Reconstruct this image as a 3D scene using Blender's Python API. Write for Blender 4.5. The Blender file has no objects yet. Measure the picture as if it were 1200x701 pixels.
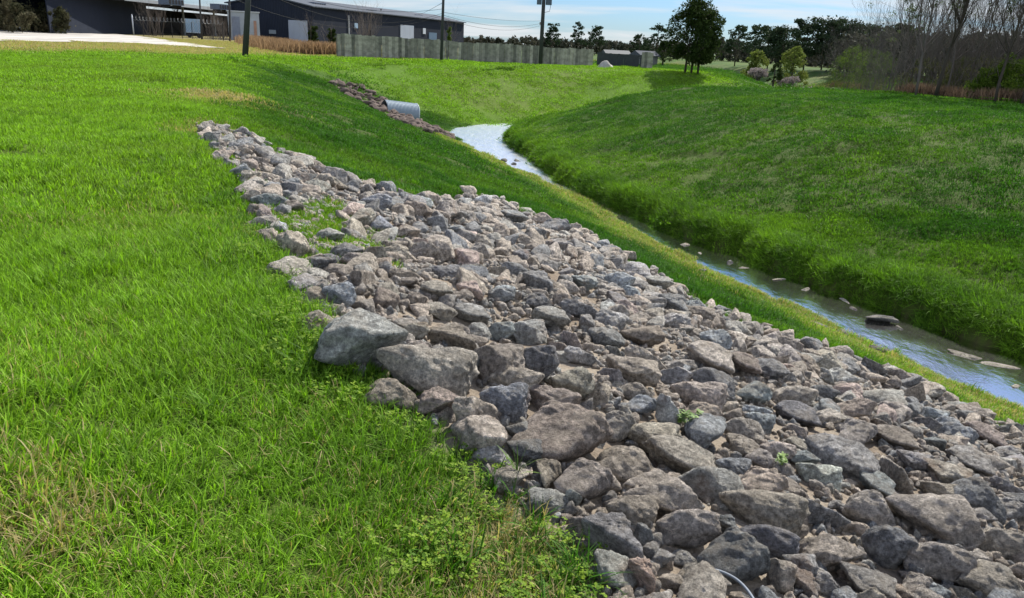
import bpy, bmesh, math, random
import numpy as np
from mathutils import Vector, noise as mnoise, Matrix, Euler

# ------------------------------------------------------------------ camera, world, sun
SC = bpy.context.scene
COL = SC.collection
F_PX, CX, CY = 873.0, 600.0, 350.5          # focal length and centre in photo pixels (1200 x 701)
ROLL = math.atan(0.049)
PITCH = math.atan((CY - 52) * math.cos(ROLL) / F_PX)
CAM_R0 = np.array([1, 0, 0.]); CAM_U0 = np.array([0, math.sin(PITCH), math.cos(PITCH)])
CAM_F = np.array([0, math.cos(PITCH), -math.sin(PITCH)])
CAM_R = math.cos(ROLL) * CAM_R0 + math.sin(ROLL) * CAM_U0
CAM_U = math.cos(ROLL) * CAM_U0 - math.sin(ROLL) * CAM_R0
CAM_P = np.array([0, 0, 1.65])
cam = bpy.data.cameras.new('camera'); cam.sensor_width = 36; cam.lens = 36 * F_PX / 1200
cam.clip_start = 0.05; cam.clip_end = 6000
camo = bpy.data.objects.new('camera', cam); COL.objects.link(camo); SC.camera = camo
camo.matrix_world = Matrix(((CAM_R[0], CAM_U[0], -CAM_F[0], CAM_P[0]), (CAM_R[1], CAM_U[1], -CAM_F[1], CAM_P[1]),
                            (CAM_R[2], CAM_U[2], -CAM_F[2], CAM_P[2]), (0, 0, 0, 1)))

SUN_AZ, SUN_EL = math.radians(31), math.radians(44)      # azimuth clockwise from +Y
w = bpy.data.worlds.new('World'); SC.world = w; w.use_nodes = True
nt = w.node_tree; N = nt.nodes; L = nt.links
bg = N['Background']; bg.inputs['Strength'].default_value = 0.085
sky = N.new('ShaderNodeTexSky'); sky.sky_type = 'NISHITA'; sky.sun_disc = False
sky.sun_elevation = SUN_EL; sky.sun_rotation = SUN_AZ; sky.air_density = 1.0; sky.dust_density = 0.6; sky.ozone_density = 1.5
tc = N.new('ShaderNodeTexCoord'); sep = N.new('ShaderNodeSeparateXYZ'); L.new(tc.outputs['Generated'], sep.inputs[0])
def wmath(op, a, b, clamp=False):
    m = N.new('ShaderNodeMath'); m.operation = op; m.use_clamp = clamp
    for i, v in enumerate((a, b)):
        if v is None: continue
        if hasattr(v, 'links'): L.new(v, m.inputs[i])
        else: m.inputs[i].default_value = v
    return m.outputs[0]
zz = wmath('ADD', wmath('MAXIMUM', sep.outputs[2], 0.0), 0.10)
cmb = N.new('ShaderNodeCombineXYZ')
L.new(wmath('DIVIDE', sep.outputs[0], zz), cmb.inputs[0]); L.new(wmath('DIVIDE', sep.outputs[1], zz), cmb.inputs[1])
mp = N.new('ShaderNodeMapping'); mp.inputs['Scale'].default_value = (0.36, 0.80, 1); mp.inputs['Rotation'].default_value = (0, 0, 0.35)
mp.inputs['Location'].default_value = (3.1, 1.7, 0)
L.new(cmb.outputs[0], mp.inputs[0])
n1 = N.new('ShaderNodeTexNoise'); n1.inputs['Scale'].default_value = 1.0; n1.inputs['Detail'].default_value = 7; n1.inputs['Roughness'].default_value = 0.56
n1.inputs['Distortion'].default_value = 0.4
L.new(mp.outputs[0], n1.inputs['Vector'])
cr = N.new('ShaderNodeValToRGB'); cr.color_ramp.elements[0].position = 0.43; cr.color_ramp.elements[1].position = 0.60
cr.color_ramp.elements[0].color = (0, 0, 0, 1); cr.color_ramp.elements[1].color = (1, 1, 1, 1)
L.new(n1.outputs['Fac'], cr.inputs[0])
mx = N.new('ShaderNodeMix'); mx.data_type = 'RGBA'
L.new(wmath('MULTIPLY', cr.outputs[0], 0.80), mx.inputs[0])
tint = N.new('ShaderNodeMix'); tint.data_type = 'RGBA'; tint.blend_type = 'MULTIPLY'; tint.inputs[0].default_value = 1
L.new(sky.outputs[0], tint.inputs[6]); tint.inputs[7].default_value = (0.42, 0.63, 0.98, 1)
L.new(tint.outputs[2], mx.inputs[6]); ce_ = N.new('ShaderNodeMapRange'); L.new(sep.outputs[2], ce_.inputs[0]); ce_.inputs[1].default_value = .10; ce_.inputs[2].default_value = .32; ce_.inputs[3].default_value = 1.0; ce_.inputs[4].default_value = 1.9  # added boost for clouds above the view, brightens the stream's reflection
cc_ = N.new('ShaderNodeVectorMath'); cc_.operation = 'SCALE'; cc_.inputs[0].default_value = (6.8, 7.0, 7.2); L.new(ce_.outputs[0], cc_.inputs['Scale']); L.new(cc_.outputs[0], mx.inputs[7])
L.new(mx.outputs[2], bg.inputs['Color'])

sl = bpy.data.lights.new('sun', 'SUN'); sl.energy = 4.9; sl.angle = math.radians(0.53); sl.color = (1, 0.94, 0.84)
so = bpy.data.objects.new('sun', sl); COL.objects.link(so); so.location = (20, 40, 60)
SUN_D = Vector((math.sin(SUN_AZ) * math.cos(SUN_EL), math.cos(SUN_AZ) * math.cos(SUN_EL), math.sin(SUN_EL)))
so.rotation_euler = SUN_D.to_track_quat('Z', 'Y').to_euler()
SC.view_settings.view_transform = 'Standard'; SC.view_settings.look = 'None'
SC.view_settings.exposure = 0.55; SC.view_settings.gamma = 1.0
SC.render.engine = 'CYCLES'
SC.cycles.max_bounces = 6; SC.cycles.diffuse_bounces = 2; SC.cycles.glossy_bounces = 3
SC.cycles.transmission_bounces = 3; SC.cycles.transparent_max_bounces = 6

rng = np.random.default_rng(11); random.seed(11)

# ------------------------------------------------------------------ numpy helpers
def _hash(i, j, s):
    n = (i * 374761393 + j * 668265263 + s * 2147483647 + 1013904223).astype(np.int64) & 0xffffffff
    n = ((n ^ (n >> 13)) * 1274126177) & 0xffffffff
    n = (n ^ (n >> 16)) & 0xffffffff
    return n / 4294967295.0
def vnoise(x, y, s=0):
    x = np.asarray(x, float); y = np.asarray(y, float)
    i = np.floor(x).astype(np.int64); j = np.floor(y).astype(np.int64); fx = x - i; fy = y - j
    fx = fx * fx * (3 - 2 * fx); fy = fy * fy * (3 - 2 * fy)
    return (_hash(i, j, s) * (1 - fx) + _hash(i + 1, j, s) * fx) * (1 - fy) + (_hash(i, j + 1, s) * (1 - fx) + _hash(i + 1, j + 1, s) * fx) * fy
def fbm(x, y, s=0, o=4):
    t = 0; a = 1; tot = 0
    for k in range(o):
        t = t + a * vnoise(np.asarray(x) * 2 ** k, np.asarray(y) * 2 ** k, s + k * 7); tot += a; a *= .5
    return t / tot
def sstep(a, b, x):
    t = np.clip((np.asarray(x) - a) / (b - a), 0, 1); return t * t * (3 - 2 * t)
def inpoly(x, y, poly):
    x = np.asarray(x); y = np.asarray(y); r = np.zeros(x.shape, bool); n = len(poly)
    for k in range(n):
        x1, y1 = poly[k][:2]; x2, y2 = poly[(k + 1) % n][:2]
        c = ((y1 > y) != (y2 > y))
        with np.errstate(divide='ignore', invalid='ignore'):
            r ^= c & (x < (x2 - x1) * (y - y1) / (y2 - y1 + 1e-12) + x1)
    return r
def pray(px, py):
    d = CAM_F + (px - CX) / F_PX * CAM_R - (py - CY) / F_PX * CAM_U
    return d / np.linalg.norm(d)
def proj(P):
    v = np.asarray(P) - CAM_P; dz = v @ CAM_F
    return CX + F_PX * (v @ CAM_R) / dz, CY - F_PX * (v @ CAM_U) / dz, dz
def at_z(px, py, z=0.0):
    d = pray(px, py); return CAM_P + d * (z - CAM_P[2]) / d[2]
def at_dist(px, py, dist):               # point of the viewing direction at a horizontal distance
    d = pray(px, py); return CAM_P + d * dist / math.hypot(d[0], d[1])

# ------------------------------------------------------------------ terrain
WZ = -3.5
CP = [(30, -45, .9), (19, -20, .95), (15.0, -6, .95), (12.6, 2.5, 1.0), (10.7, 8.2, 1.25), (9.0, 12.0, 1.2), (7.3, 15.3, 1.0), (5.45, 19.0, .8), (3.55, 23.9, .34),
      (2.0, 28.2, .20), (0.75, 32.0, .55), (-0.4, 36.0, .9), (-1.9, 41.5, 1.3), (-2.4, 46.0, 1.9), (-1.4, 49.6, 1.5), (1.8, 53.5, .6), (6, 56.4, .5),
      (12, 57.5, .6), (20, 60, .6), (28, 67, .6), (33, 80, .6), (36, 100, .6), (36, 140, .6), (30, 200, .6)]
def catmull(P, n=8):
    P = np.array(P, float); out = []
    for i in range(len(P) - 1):
        p0 = P[max(i - 1, 0)]; p1 = P[i]; p2 = P[i + 1]; p3 = P[min(i + 2, len(P) - 1)]
        for k in range(n):
            t = k / n
            out.append(0.5 * ((2 * p1) + (-p0 + p2) * t + (2 * p0 - 5 * p1 + 4 * p2 - p3) * t * t + (-p0 + 3 * p1 - 3 * p2 + p3) * t ** 3))
    out.append(P[-1]); return np.array(out)
CL = catmull(CP, 6)
def cl_dist(x, y):
    x = np.asarray(x, float).ravel(); y = np.asarray(y, float).ravel()
    bd = np.full(x.shape, 1e9); hw = np.zeros(x.shape); side = np.zeros(x.shape); st = np.zeros(x.shape)
    for k in range(len(CL) - 1):
        a = CL[k]; b = CL[k + 1]; ex, ey = b[0] - a[0], b[1] - a[1]; ll = ex * ex + ey * ey
        t = np.clip(((x - a[0]) * ex + (y - a[1]) * ey) / ll, 0, 1)
        dx = x - a[0] - t * ex; dy = y - a[1] - t * ey; d = np.hypot(dx, dy)
        m = d < bd
        bd[m] = d[m]; hw[m] = (a[2] + (b[2] - a[2]) * t)[m]; side[m] = np.sign(ex * dy - ey * dx)[m]; st[m] = (k + t)[m]
    return bd, hw, side, st            # side > 0: left bank
def terrain(x, y, full=False):
    shp = np.asarray(x, float).shape
    x = np.asarray(x, float).ravel(); y = np.asarray(y, float).ravel()
    d, hw, side, st = cl_dist(x, y)
    hw = hw + (fbm(x * 1.3, y * 1.3, 5, 3) - .5) * .65
    e = d - hw
    left = side > 0
    # left bank: gentle toe, then 1:3 slope ; right bank: steep grassy lip, then slope
    zl = np.where(left, WZ + .03 + .06 * np.clip(e, 0, 1.3) + np.clip(e - 0.5, 0, 99) * .325, WZ + .44 * sstep(0, .22, e) + np.clip(e - .1, 0, 99) * .285)
    z = -.38 * np.log1p(np.exp(np.clip(-zl / .38, -30, 40)))
    z = np.where(zl < -12, zl, z)
    bump = (fbm(x * .35, y * .35, 21, 3) - .5) * .40 * sstep(1, 5, e) + (fbm(x * 1.6, y * 1.6, 31, 2) - .5) * .09 * sstep(.5, 2, e)
    z = z + bump * np.exp(-np.hypot(x, y) / 120)
    bed = sstep(0.12, -.45, e)
    z = z * (1 - bed) + (WZ - .30) * bed
    # ground rises a little to the buildings on the left and far away
    z = z + .35 * sstep(60, 200, y - x * .3) * sstep(0, -40, x)
    z = z - .12 * sstep(2.0, 0.0, np.hypot(x, y))
    if full: return z.reshape(shp), e.reshape(shp), left.reshape(shp)
    return z.reshape(shp)
def tz(x, y): return float(terrain(np.array([x]), np.array([y]))[0])
def hits(pts):
    """pixels -> points on the ground"""
    out = []
    D = np.array([pray(*p) for p in pts])
    t = np.geomspace(1.2, 400, 700)
    P = CAM_P + D[:, None, :] * t[None, :, None]
    z = terrain(P[..., 0], P[..., 1]); g = P[..., 2] - z
    for k in range(len(pts)):
        s = np.where(g[k] < 0)[0]
        if len(s) == 0: out.append(at_z(pts[k][0], pts[k][1], 0)); continue
        i = s[0]; a, b = (g[k][i - 1], g[k][i]) if i else (0, 1)
        tt = t[i - 1] + (t[i] - t[i - 1]) * a / (a - b) if i else t[0]
        out.append(CAM_P + D[k] * tt)
    return out
def hit(px, py): return hits([(px, py)])[0]

def np_mesh(name, V, F, smooth=True, attrs=None):
    V = np.asarray(V, np.float32); F = np.asarray(F, np.int32)
    me = bpy.data.meshes.new(name)
    me.vertices.add(len(V)); me.vertices.foreach_set('co', V.ravel())
    k = F.shape[1]
    me.loops.add(F.size); me.loops.foreach_set('vertex_index', F.ravel())
    me.polygons.add(len(F)); me.polygons.foreach_set('loop_start', np.arange(0, F.size, k, dtype=np.int32))
    me.polygons.foreach_set('loop_total', np.full(len(F), k, np.int32))
    if smooth: me.polygons.foreach_set('use_smooth', np.ones(len(F), bool))
    me.update(calc_edges=True); me.validate()
    for n, v in (attrs or {}).items():
        a = me.attributes.new(n, 'FLOAT', 'POINT'); a.data.foreach_set('value', np.asarray(v, np.float32))
    return me
def add(name, me, mat=None, parent=None, loc=None):
    o = bpy.data.objects.new(name, me); COL.objects.link(o)
    if mat: 
        if len(me.materials) == 0: me.materials.append(mat)
    if parent: o.parent = parent
    if loc is not None: o.location = loc
    return o
def tag(o, label=None, cat=None, group=None, kind=None):
    if label: o['label'] = label
    if cat: o['category'] = cat
    if group: o['group'] = group
    if kind: o['kind'] = kind
    return o
def empty(name, loc, rz=0, label=None, cat=None, group=None):
    o = bpy.data.objects.new(name, None); COL.objects.link(o); o.location = loc; o.rotation_euler = (0, 0, rz)
    return tag(o, label, cat, group)

# ------------------------------------------------------------------ material helpers
class NT:
    def __init__(s, name):
        s.m = bpy.data.materials.new(name); s.m.use_nodes = True; s.t = s.m.node_tree; s.t.nodes.clear()
        s.out = s.n('ShaderNodeOutputMaterial')
    def n(s, t, **kw):
        n = s.t.nodes.new(t)
        for k, v in kw.items(): setattr(n, k, v)
        return n
    def put(s, inp, v):
        if hasattr(v, 'links') and hasattr(v, 'is_output'): s.t.links.new(v, inp)
        elif isinstance(v, (tuple, list)) and len(v) == 3 and inp.type == 'RGBA': inp.default_value = (*v, 1)
        else: inp.default_value = v
    def math(s, op, a, b=None, clamp=False):
        n = s.n('ShaderNodeMath', operation=op, use_clamp=clamp); s.put(n.inputs[0], a)
        if b is not None: s.put(n.inputs[1], b)
        return n.outputs[0]
    def mix(s, f, a, b, mode='MIX'):
        n = s.n('ShaderNodeMix', data_type='RGBA', blend_type=mode); s.put(n.inputs[0], f); s.put(n.inputs[6], a); s.put(n.inputs[7], b); return n.outputs[2]
    def noise(s, scale, vec=None, detail=3, rough=.55, dist=0):
        n = s.n('ShaderNodeTexNoise'); n.inputs['Scale'].default_value = scale; n.inputs['Detail'].default_value = detail
        n.inputs['Roughness'].default_value = rough; n.inputs['Distortion'].default_value = dist
        if vec is not None: s.put(n.inputs['Vector'], vec)
        return n.outputs['Fac']
    def ramp(s, f, stops, interp='LINEAR'):
        n = s.n('ShaderNodeValToRGB'); n.color_ramp.interpolation = interp; e = n.color_ramp.elements
        while len(e) < len(stops): e.new(.5)
        for k, (p, c) in enumerate(stops):
            e[k].position = p; e[k].color = (*c, 1) if isinstance(c, tuple) else (c, c, c, 1)
        s.put(n.inputs[0], f); return n.outputs[0]
    def sm(s, f, a, b):
        n = s.n('ShaderNodeMapRange', interpolation_type='SMOOTHSTEP'); s.put(n.inputs[0], f); n.inputs[1].default_value = a; n.inputs[2].default_value = b
        return n.outputs[0]
    def attr(s, name, typ='GEOMETRY'):
        n = s.n('ShaderNodeAttribute', attribute_name=name, attribute_type=typ); return n
    def pos(s): return s.n('ShaderNodeNewGeometry').outputs['Position']
    def objc(s): return s.n('ShaderNodeTexCoord').outputs['Object']
    def mapv(s, v, scale=(1, 1, 1), rot=(0, 0, 0)):
        n = s.n('ShaderNodeMapping'); s.put(n.inputs[0], v); n.inputs['Scale'].default_value = scale; n.inputs['Rotation'].default_value = rot; return n.outputs[0]
    def bump(s, h, strength=.5, dist=.02, norm=None):
        n = s.n('ShaderNodeBump'); n.inputs['Strength'].default_value = strength; n.inputs['Distance'].default_value = dist; s.put(n.inputs['Height'], h)
        if norm is not None: s.put(n.inputs['Normal'], norm)
        return n.outputs[0]
    def bsdf(s, col, rough=.8, spec=.3, metal=0, normal=None, **kw):
        n = s.n('ShaderNodeBsdfPrincipled'); s.put(n.inputs['Base Color'], col); s.put(n.inputs['Roughness'], rough)
        s.put(n.inputs['Specular IOR Level'], spec); s.put(n.inputs['Metallic'], metal)
        if normal is not None: s.put(n.inputs['Normal'], normal)
        for k, v in kw.items(): s.put(n.inputs[k], v)
        return n.outputs[0]
    def done(s, sh): s.put(s.out.inputs[0], sh); return s.m

def simple(name, col, rough=.7, var=.25, scale=3., metal=0, bump=0, spec=.3):
    q = NT(name); p = q.objc(); f = q.noise(scale, p, 4)
    c = q.mix(f, tuple(x * (1 - var) for x in col), tuple(min(1, x * (1 + var)) for x in col))
    return q.done(q.bsdf(c, rough, spec, metal, q.bump(q.noise(scale * 6, p), bump, .02) if bump else None))

GREEN_BRIGHT = (0.185, 0.340, 0.022); GREEN_DEEP = (0.037, 0.118, 0.009); STRAW = (0.50, 0.42, 0.22); DRYLAWN = (0.24, 0.26, 0.08)

def grass_mat(name, instancer=True):
    q = NT(name)
    at = 'INSTANCER'
    v = q.attr('v').outputs['Fac']; h = q.attr('h').outputs['Fac']
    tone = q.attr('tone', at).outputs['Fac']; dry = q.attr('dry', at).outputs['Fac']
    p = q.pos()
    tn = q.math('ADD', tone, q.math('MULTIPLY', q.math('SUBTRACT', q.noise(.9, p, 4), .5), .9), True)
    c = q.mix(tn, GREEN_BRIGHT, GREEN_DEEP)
    c = q.mix(q.math('MULTIPLY', q.math('MULTIPLY', q.sm(q.noise(.33, p, 3), .45, .7), .45), q.math('SUBTRACT', 1.05, tn)), c, (0.13, .20, .02))
    c = q.mix(1.0, c, q.ramp(v, [(0, .5), (.5, .95), (1, 1.8)]), 'MULTIPLY')  # random blade tone, brightest blades lifted to paint in glints
    dr = q.math('ADD', dry, q.math('MULTIPLY', q.math('SUBTRACT', q.noise(2.2, p, 3), .5), .35))
    isdry = q.math('GREATER_THAN', q.math('ADD', dr, q.math('MULTIPLY', q.attr('w').outputs['Fac'], .85)), .93)
    c = q.mix(isdry, c, q.mix(v, (.32, .26, .11), STRAW))
    b = q.bsdf(c, .6, .18)
    t = q.n('ShaderNodeBsdfTranslucent'); q.put(t.inputs[0], q.mix(1.0, c, (1.15, 1.25, .55), 'MULTIPLY'))
    m = q.n('ShaderNodeMixShader'); m.inputs[0].default_value = .40; q.t.links.new(b, m.inputs[1]); q.t.links.new(t.outputs[0], m.inputs[2])
    return q.done(m.outputs[0])

def leaf_mat(name, a, b, trans=.3, scale=.8):
    q = NT(name); v = q.attr('v').outputs['Fac']
    c = q.mix(v, a, b); c = q.mix(q.noise(scale, q.pos(), 3), q.mix(1., c, (.6, .6, .6), 'MULTIPLY'), q.mix(1., c, (1.35, 1.3, 1.2), 'MULTIPLY'))
    bs = q.bsdf(c, .75, .06); t = q.n('ShaderNodeBsdfTranslucent'); q.put(t.inputs[0], c)
    m = q.n('ShaderNodeMixShader'); m.inputs[0].default_value = trans; q.t.links.new(bs, m.inputs[1]); q.t.links.new(t.outputs[0], m.inputs[2])
    return q.done(m.outputs[0])

# ground: one sheet, its colour follows what grows or lies there, plus some painted shade (attributes written per vertex)
def ground_mat():
    q = NT('ground_soil_and_turf'); p = q.pos()
    tone = q.attr('tone').outputs['Fac']; dry = q.attr('dry').outputs['Fac']; rock = q.attr('rock').outputs['Fac']; far = q.attr('far').outputs['Fac']; mud = q.attr('mud').outputs['Fac']
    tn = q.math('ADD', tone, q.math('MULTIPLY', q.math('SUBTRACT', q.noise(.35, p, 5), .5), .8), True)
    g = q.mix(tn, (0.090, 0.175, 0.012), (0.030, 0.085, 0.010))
    soil = q.mix(q.noise(9, p, 4), (.05, .075, .015), (.12, .13, .04))
    g = q.mix(q.math('MULTIPLY', q.math('SUBTRACT', 1, far), .6), g, soil)
    g = q.mix(q.math('MULTIPLY', q.sm(q.noise(.12, p, 4), .42, .62), q.math('MULTIPLY', far, .35)), g, (.13, .13, .04))
    g = q.mix(q.sm(q.math('ADD', dry, q.math('MULTIPLY', q.math('SUBTRACT', q.noise(.7, p, 5), .5), .5)), .35, .75), g, q.mix(q.noise(1.5, p, 5), (.17, .165, .06), (.27, .22, .11)))
    gf = q.noise(35, p, 5, .7)
    rd = q.mix(gf, (.15, .125, .10), (.50, .43, .34)); rd = q.mix(q.sm(q.noise(1.7, p, 4), .4, .65), rd, q.mix(1., rd, (.62, .58, .55), 'MULTIPLY'))
    c = q.mix(rock, g, rd)
    c = q.mix(mud, c, q.mix(q.noise(3, p, 4), (.035, .028, .014), (.10, .08, .035)))
    rough = q.math('SUBTRACT', .95, q.math('MULTIPLY', mud, .4))
    bp = q.bump(q.noise(14, p, 6, .7), .8, .05); bp = q.bump(gf, .6, .02, bp)
    return q.done(q.bsdf(c, rough, .15, normal=bp))

# ------------------------------------------------------------------ regions (drawn on the photo, laid on the ground)
ROCK_PX = [(230, 146), (262, 153), (300, 163), (330, 178), (380, 200), (430, 217), (500, 242), (530, 236), (562, 229), (610, 247), (680, 274), (740, 308), (800, 344), (860, 373),
           (930, 402), (1000, 424), (1060, 446), (1110, 470), (1150, 492), (1200, 510), (1330, 585), (1500, 760), (1300, 1050), (900, 1100), (760, 850), (712, 712), (655, 630), (590, 565), (530, 515), (475, 482),
           (440, 452), (400, 425), (370, 398), (366, 350), (330, 310), (305, 265), (285, 215), (255, 178)]
ROCK_POLY = [tuple(h[:2]) for h in hits(ROCK_PX)]
RUB_PX = [(384, 97), (402, 97), (425, 103), (448, 116), (466, 127), (480, 140), (500, 146), (520, 154), (531, 161), (526, 164), (505, 157), (478, 148), (455, 136), (432, 124), (402, 108)]
RUB_POLY = [tuple(h[:2]) for h in hits(RUB_PX)]
ROAD_PX = [(-260, 33), (0, 36), (60, 38), (130, 40), (170, 44), (220, 51), (268, 57.2), (240, 56.5), (180, 52.8), (130, 50.5), (60, 49.5), (0, 48.5), (-260, 47)]
ROAD_POLY = [tuple(h[:2]) for h in hits(ROAD_PX)]
APEX = hit(236, 155); BARE = hit(256, 114)
def smear(x, y, s=1.0, k=1.6): return x + (fbm(x * k, y * k, 91, 3) - .5) * s, y + (fbm(x * k, y * k, 97, 3) - .5) * s
def region(x, y):
    z, e, left = terrain(x, y, True)
    r = np.hypot(x, y)
    xs, ys = smear(x, y, .45)
    rock = inpoly(xs, ys, ROCK_POLY) | (inpoly(xs, ys, RUB_POLY) & (vnoise(x * 1.5, y * 1.5, 66) < .66))
    # deep green on the channel sides, lime on the level lawn and on the far east-facing bank
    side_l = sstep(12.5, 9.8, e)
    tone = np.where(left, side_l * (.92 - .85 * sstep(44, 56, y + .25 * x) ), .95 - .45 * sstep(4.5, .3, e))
    beyond = sstep(-.6, .8, (x - 19.3) * .785 + (y - 70.5) * .62) * sstep(52, 60, y)  # shade past the far crest, painted as a darker grass tone
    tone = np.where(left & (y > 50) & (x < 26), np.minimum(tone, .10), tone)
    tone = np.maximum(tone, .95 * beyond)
    toe = left * sstep(2.6, .8, e) * (y < 40)
    tone = tone * (1 - .75 * toe)
    tone = np.where(tone > .3, tone + (fbm(x * .3 + 9, y * .55, 121, 3) - .5) * .9, tone)
    dry = .48 * toe + 0 * x
    dry = np.maximum(dry, .9 * np.exp(-(((x - BARE[0]) / 1.2) ** 2 + ((y - BARE[1]) / 1.6) ** 2)))
    dry = np.maximum(dry, .8 * np.exp(-(((x - APEX[0]) / .5) ** 2 + ((y - APEX[1]) / .9) ** 2)))
    # worn strip beside the road and under the buildings
    px, py, dz = [np.asarray(a) for a in proj(np.stack([x, y, z], -1))]
    vis = dz > 1
    strip = vis & (x < -8) & (y > 40)
    vy = 61 + np.clip(px - 100, 0, 400) * .022
    dry = np.where(strip, np.maximum(dry, .8 * sstep(vy + 3, vy - 4, py)), dry)
    # far meadow beyond the channel is pale
    dry = np.maximum(dry, .42 * sstep(96, 112, y) * (x > -5))
    # trodden, dry spots close to the camera
    near = sstep(4.6, 2.2, r)
    dry = np.maximum(dry, near * (.18 + .55 * sstep(.45, .65, fbm(x * 1.7 + 4, y * 1.7, 51, 3))))
    dry = np.maximum(dry, .16 * sstep(.56, .72, fbm(x * .8, y * .8, 61, 3)) * sstep(16, 6, r))
    return dict(z=z, e=e, left=left, rock=rock, tone=np.clip(tone, 0, 1), dry=np.clip(dry, 0, 1), r=r)

def spaced(lo, hi, core_lo, core_hi, step, grow=1.09):
    c = list(np.arange(core_lo, core_hi + 1e-6, step)); s = step; x = c[-1]
    while x < hi: s *= grow; x += s; c.append(x)
    s = step; x = c[0]
    while x > lo: s *= grow; x -= s; c.insert(0, x)
    return np.array(c)
gx = spaced(-2500, 2500, -13, 14, .14, 1.06); gy = spaced(-60, 3500, -1, 34, .14, 1.035)
X, Y = np.meshgrid(gx, gy); R = region(X, Y)
Vt = np.stack([X, Y, R['z']], -1).reshape(-1, 3)
nx, ny = len(gx), len(gy)
ii = (np.arange(ny - 1)[:, None] * nx + np.arange(nx - 1)[None]).ravel()
Ft = np.stack([ii, ii + 1, ii + nx + 1, ii + nx], 1)
far = sstep(25, 55, R['r'])
mud = sstep(.06, -.08, R['e'])
GM = ground_mat()
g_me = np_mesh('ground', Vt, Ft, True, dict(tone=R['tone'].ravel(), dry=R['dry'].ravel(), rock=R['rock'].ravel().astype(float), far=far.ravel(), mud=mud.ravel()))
tag(add('ground', g_me, GM), kind='structure')

# gravel road
def sheet(name, poly, step, lift, mat, edge=1.2):
    P = np.array(poly); bmn = bmesh.new()
    vs = []
    for a in P: vs.append(bmn.verts.new((a[0], a[1], 0)))
    bmn.faces.new(vs); bmesh.ops.triangulate(bmn, faces=bmn.faces[:])
    for _ in range(5):
        ed = [e for e in bmn.edges if e.calc_length() > step]
        if not ed: break
        bmesh.ops.subdivide_edges(bmn, edges=ed, cuts=1); bmesh.ops.triangulate(bmn, faces=bmn.faces[:])
    c = np.array([v.co[:] for v in bmn.verts]); 
    xs, ys = smear(c[:, 0], c[:, 1], edge, .5)
    z = terrain(xs, ys)
    for v, a, b, zc in zip(bmn.verts, xs, ys, z): v.co = (a, b, zc + lift)
    bmesh.ops.recalc_face_normals(bmn, faces=bmn.faces[:])
    me = bpy.data.meshes.new(name); bmn.to_mesh(me); bmn.free()
    for p in me.polygons:
        p.use_smooth = True
    o = add(name, me, mat); return o
q = NT('pale_gravel'); p = q.pos()
road_m = q.done(q.bsdf(q.mix(1., q.mix(q.noise(.25, p, 5, .65), (.42, .39, .34), (.60, .58, .54)), q.ramp(q.noise(1.0, q.mapv(p, (.9, .05, 1), (0, 0, -.55)), 3), [(.4, .72), (.6, 1.1)]), 'MULTIPLY'), .95, .1, normal=q.bump(q.noise(20, p, 4), .5, .03)))
o = tag(sheet('road', ROAD_POLY, 6, .07, road_m), kind='structure')

# water
wl, wr = [], []
for k in range(len(CL)):
    a = CL[max(k - 1, 0)]; b = CL[min(k + 1, len(CL) - 1)]; t = np.array([b[0] - a[0], b[1] - a[1]]); t /= np.linalg.norm(t); n = np.array([-t[1], t[0]])
    w_ = CL[k][2] + .75
    wl.append((*(CL[k][:2] + n * w_), WZ)); wr.append((*(CL[k][:2] - n * w_), WZ))
Vw = np.array(wl + wr); n_ = len(CL); i = np.arange(n_ - 1)
Fw_ = np.stack([i, i + n_, i + n_ + 1, i + 1], 1)
q = NT('stream_water'); p = q.pos()
h1 = q.noise(2.2, q.mapv(p, (1, .55, 1), (0, 0, .42)), 4, .6, .3); h2 = q.noise(11, q.mapv(p, (1, .6, 1), (0, 0, .42)), 3)
hh = q.math('ADD', q.math('MULTIPLY', h1, 1.0), q.math('MULTIPLY', h2, .25))
sy = q.n('ShaderNodeSeparateXYZ'); q.put(sy.inputs[0], p); riff = q.sm(sy.outputs[1], 20, 34)
nm = q.bump(q.math('MULTIPLY', hh, q.math('ADD', 1, q.math('MULTIPLY', riff, 3.0))), .30, .05)
gl = q.n('ShaderNodeBsdfGlossy'); q.put(gl.inputs['Roughness'], q.math('ADD', .10, q.math('MULTIPLY', riff, .18))); gl.inputs['Color'].default_value = (1, 1, 1, 1); q.put(gl.inputs['Normal'], nm)
tr = q.n('ShaderNodeBsdfTransparent'); tr.inputs[0].default_value = (.60, .50, .32, 1)
fr = q.n('ShaderNodeFresnel'); fr.inputs['IOR'].default_value = 2.0; q.put(fr.inputs['Normal'], nm)
ms = q.n('ShaderNodeMixShader'); q.put(ms.inputs[0], q.math('ADD', q.math('MULTIPLY', fr.outputs[0], 2.0), .22, True)); q.t.links.new(tr.outputs[0], ms.inputs[1]); q.t.links.new(gl.outputs[0], ms.inputs[2])
tag(add('water', np_mesh('water', Vw, Fw_), q.done(ms.outputs[0])), kind='structure')

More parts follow.
